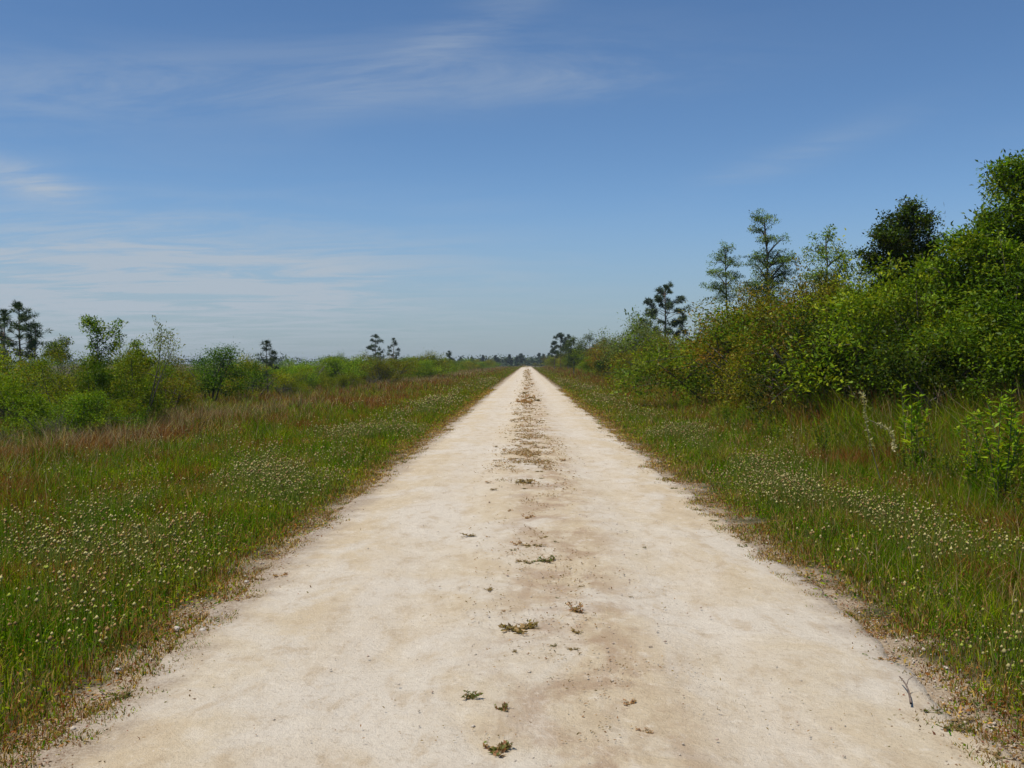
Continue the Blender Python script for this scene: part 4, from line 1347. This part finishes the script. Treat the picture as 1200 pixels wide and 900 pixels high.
for k, px, py, w, hs, lab in (
        ('green', 550, 828, 30, 1.2, 'forked green weed on pale gravel, left of its brown-tipped neighbour'),
        ('mixed', 587, 842, 26, 1.6, 'upright brown-tipped weed just right of the forked green weed'),
        ('mixed', 578, 892, 54, 0.9, 'widest ragged weed low in the foreground middle of the road'),
        ('green', 643, 663, 34, 0.7, 'flat green weed mat on the road strip, greenest there'),
        ('green', 621, 665, 14, 0.8, 'small green sprig touching the flat green weed mat'),
        ('long', 607, 745, 56, 0.8, 'long low reddish brown creeper stretched across the road middle'),
        ('red', 673, 722, 28, 1.2, 'rust red tuft right of the long creeper on the road'),
        ('green', 650, 764, 13, 0.8, 'tiny dark green cushion weed below the long creeper'),
        ('brown', 675, 747, 22, 0.8, 'thin olive creeper below the rust red tuft'),
        ('brown', 672, 768, 16, 0.8, 'small flat brown weed right of the dark green cushion'),
        ('brown', 603, 772, 9, 2.2, 'spindly lone seedling with bare stalk on pale gravel'),
        ('brown', 573, 697, 20, 0.7, 'dark broken creeper left of the green mat, higher up the road'),
        ('green', 602, 650, 11, 1.2, 'small upright sprig left of the green mat'),
        ('brown', 624, 645, 30, 0.5, 'thin dark line of creeper above the green mat'),
        ('green', 652, 640, 12, 0.8, 'little green weed above the flat green mat'),
        ('red', 740, 832, 24, 0.6, 'flat reddish weed on the ochre strip in the right foreground'),
        ('red', 756, 866, 22, 0.6, 'low pinkish weed below the flat reddish one'),
        ('brown', 615, 569, 30, 0.8, 'dark brown weed clump across the middle strip'),
        ('brown', 1050, 795, 18, 0.8, 'dark sprig at the right road edge above a fallen stick'),
        ('brown', 1054, 816, 18, 0.8, 'dark sprig left of a fallen stick at the right road edge'),
        ('brown', 1000, 759, 15, 0.8, 'slanting dark weed on clean gravel near the right edge'),
        ('green', 959, 729, 12, 0.8, 'small grey green sprig on clean gravel by the right edge'),
        ('brown', 980, 740, 14, 0.8, 'brown sprig halfway along the row at the right edge'),
        ('green', 998, 811, 9, 0.8, 'tiny weed alone on clean gravel in the right foreground'),
        ('green', 1086, 855, 16, 0.8, 'grey green weed on gravel low in the right foreground'),
        ('brown', 1125, 848, 28, 0.9, 'brown tuft where gravel meets the right verge in the foreground'),
        ('brown', 1172, 880, 30, 0.9, 'reddish brown tuft lowest on the right road edge'),
        ('brown', 298, 699, 16, 1.2, 'dark brown weed standing on gravel at the left road edge'),
        ('brown', 173, 787, 10, 1.2, 'blackish sprig on the gravel below the left road edge'),
        ('red', 103, 868, 14, 0.7, 'small red brown tuft on gravel in the left foreground')):
    road_weed(k, px, py, w, lab, 'weeds growing on the road', hs)

WG = 'small weeds on the mid strip of the road'
WL = 'tiny brown or olive weed sprouting along the middle strip of the road'
n = 0
while n < 130:
    py = 436 + 250 * rng.random() ** 1.6
    x, y = ground_from_px(617, py)
    x = 0.05 + rng.normal(0, 0.26)
    den = 0.12 + 0.88 * math.exp(-((py - 532) / 22) ** 2) + 0.5 * math.exp(-((py - 480) / 16) ** 2)
    if y > 60:
        den *= 0.7
    if rng.random() > den:
        continue
    n += 1
    size = rng.uniform(0.04, 0.17) if y < 40 else rng.uniform(0.25, 0.6)
    road_weed(['brown', 'brown', 'red', 'red', 'mixed'][int(rng.integers(0, 5))], 0, 0, size / y * F, WL, WG, 0.6, parts=y < 25, xy=(x, y))
WG2 = 'small weeds on the foreground gravel'
WL2 = 'speck-like weed sprouting from the open gravel of the road'
for i in range(36):
    px, py = 560 + 200 * rng.random(), 620 + 270 * rng.random()
    road_weed(['brown', 'red', 'green'][int(rng.integers(0, 3))], px, py, rng.uniform(3, 8), WL2, WG2, 0.7)
WG3 = 'small tufts along the road borders'
WL3 = 'small brown tuft growing on the ragged border of the gravel'
for i in range(90):
    side = -1 if i % 2 else 1
    y = 4.5 + 32 * rng.random() ** 1.4
    x = side * (float(road_edge(y, side)) - abs(rng.normal(0, 0.13)))
    road_weed(['brown', 'red', 'green', 'brown'][int(rng.integers(0, 4))], 0, 0, rng.uniform(0.05, 0.16) / y * F, WL3, WG3, 0.8, parts=y < 16, xy=(x, y))


def road_litter():
    """dead leaf and stem bits gathered along the strip the wheels miss"""
    m = 60000
    py = 434 + 450 * rng.random(m) ** 1.5
    y = F * H / (py - HY)
    x = 0.05 + 0.10 * np.clip((py - 560) / 300, 0, 1) * 3 + rng.normal(0, 0.27, m) * (1 + np.clip((py - 640) / 200, 0, 1))
    den = 0.22 + 0.9 * np.exp(-((py - 532) / 24) ** 2) + 0.6 * np.exp(-((py - 482) / 14) ** 2)
    den *= 0.55 + 0.45 * smooth(6, 12, y)
    k = rng.random(m) < den * smooth(0.40, 0.62, fbm(x * 3.2, y * 1.9, 97, 4)) * np.where(y > 11, 1, 0.5) * (1 - 0.55 * smooth(18, 34, y))
    x, y = x[k], y[k]
    m = len(x)
    pal = np.array([[0.27, 0.15, 0.08], [0.34, 0.20, 0.11], [0.42, 0.28, 0.17], [0.20, 0.14, 0.06], [0.26, 0.19, 0.08]])
    L = Leaves()
    L.add(np.stack([x, y, road_z(x, y) + 0.006 + 0.010 * rng.random(m)], 1), rng.normal(0, 1, (m, 3)) * np.array([1, 1, 0.3]), rng.normal(0, 0.4, (m, 3)) + np.array([0, 0, 1]),
          rng.uniform(0.008, 0.024, m) * (0.4 + y / 9), 0.008 * (0.4 + y / 9), pal[rng.integers(0, 5, m)] * rng.uniform(0.7, 1.2, (m, 1)))
    return L.mesh('litter')


tag(obj('litter', road_litter(), M_GRASS), 'brown dead plant bits gathered along the middle strip of the road', 'litter', kind='stuff')


def stick():
    x0, y0 = ground_from_px(1068, 826)
    x1, y1 = ground_from_px(1054, 800)
    T = Tubes(5)
    rg = np.random.default_rng(9)
    t = np.linspace(0, 1, 8)[:, None]
    a, b = np.array([x0, y0, 0.005]), np.array([x1, y1, 0.03])
    p = a + (b - a) * t + np.stack([0.012 * np.sin(3 * t[:, 0]), 0 * t[:, 0], 0.01 * np.sin(3.1 * t[:, 0])], 1)
    c = p.mean(axis=0)
    T.add(p - c, np.linspace(0.006, 0.003, 8))
    T.add(np.array([p[4], p[4] + [0.02, 0.03, 0.02], p[4] + [0.05, 0.05, 0.03]]) - c, [0.003, 0.002, 0.001])
    tag(obj('stick', T.mesh('stick'), M_PBARK, loc=tuple(c)), 'thin curved brown stick lying at the right road edge', 'stick')


stick()


# ------------------------------------------------------------------ summer haze
def make_haze():
    X, Y0, Y1, Z0, Z1 = 2600, -2600, 2600, -1.6, 11.0
    V = np.array([[x, y, z] for z in (Z0, Z1) for y in (Y0, Y1) for x in (-X, X)])
    q = np.array([[0, 2, 3, 1], [4, 5, 7, 6], [0, 1, 5, 4], [2, 6, 7, 3], [0, 4, 6, 2], [1, 3, 7, 5]])
    m, g = new_mat('summer_haze')
    v = g.n('ShaderNodeVolumePrincipled')
    v.inputs['Color'].default_value = (0.72, 0.82, 0.95, 1)
    v.inputs['Density'].default_value = 0.00020
    v.inputs['Anisotropy'].default_value = 0.2
    out = g.n('ShaderNodeOutputMaterial')
    m.node_tree.links.new(v.outputs[0], out.inputs['Volume'])
    tag(obj('haze', mk_mesh('haze', V, [q]), m), 'thin bluish summer haze over the far end of the road', 'haze', kind='stuff')


make_haze()
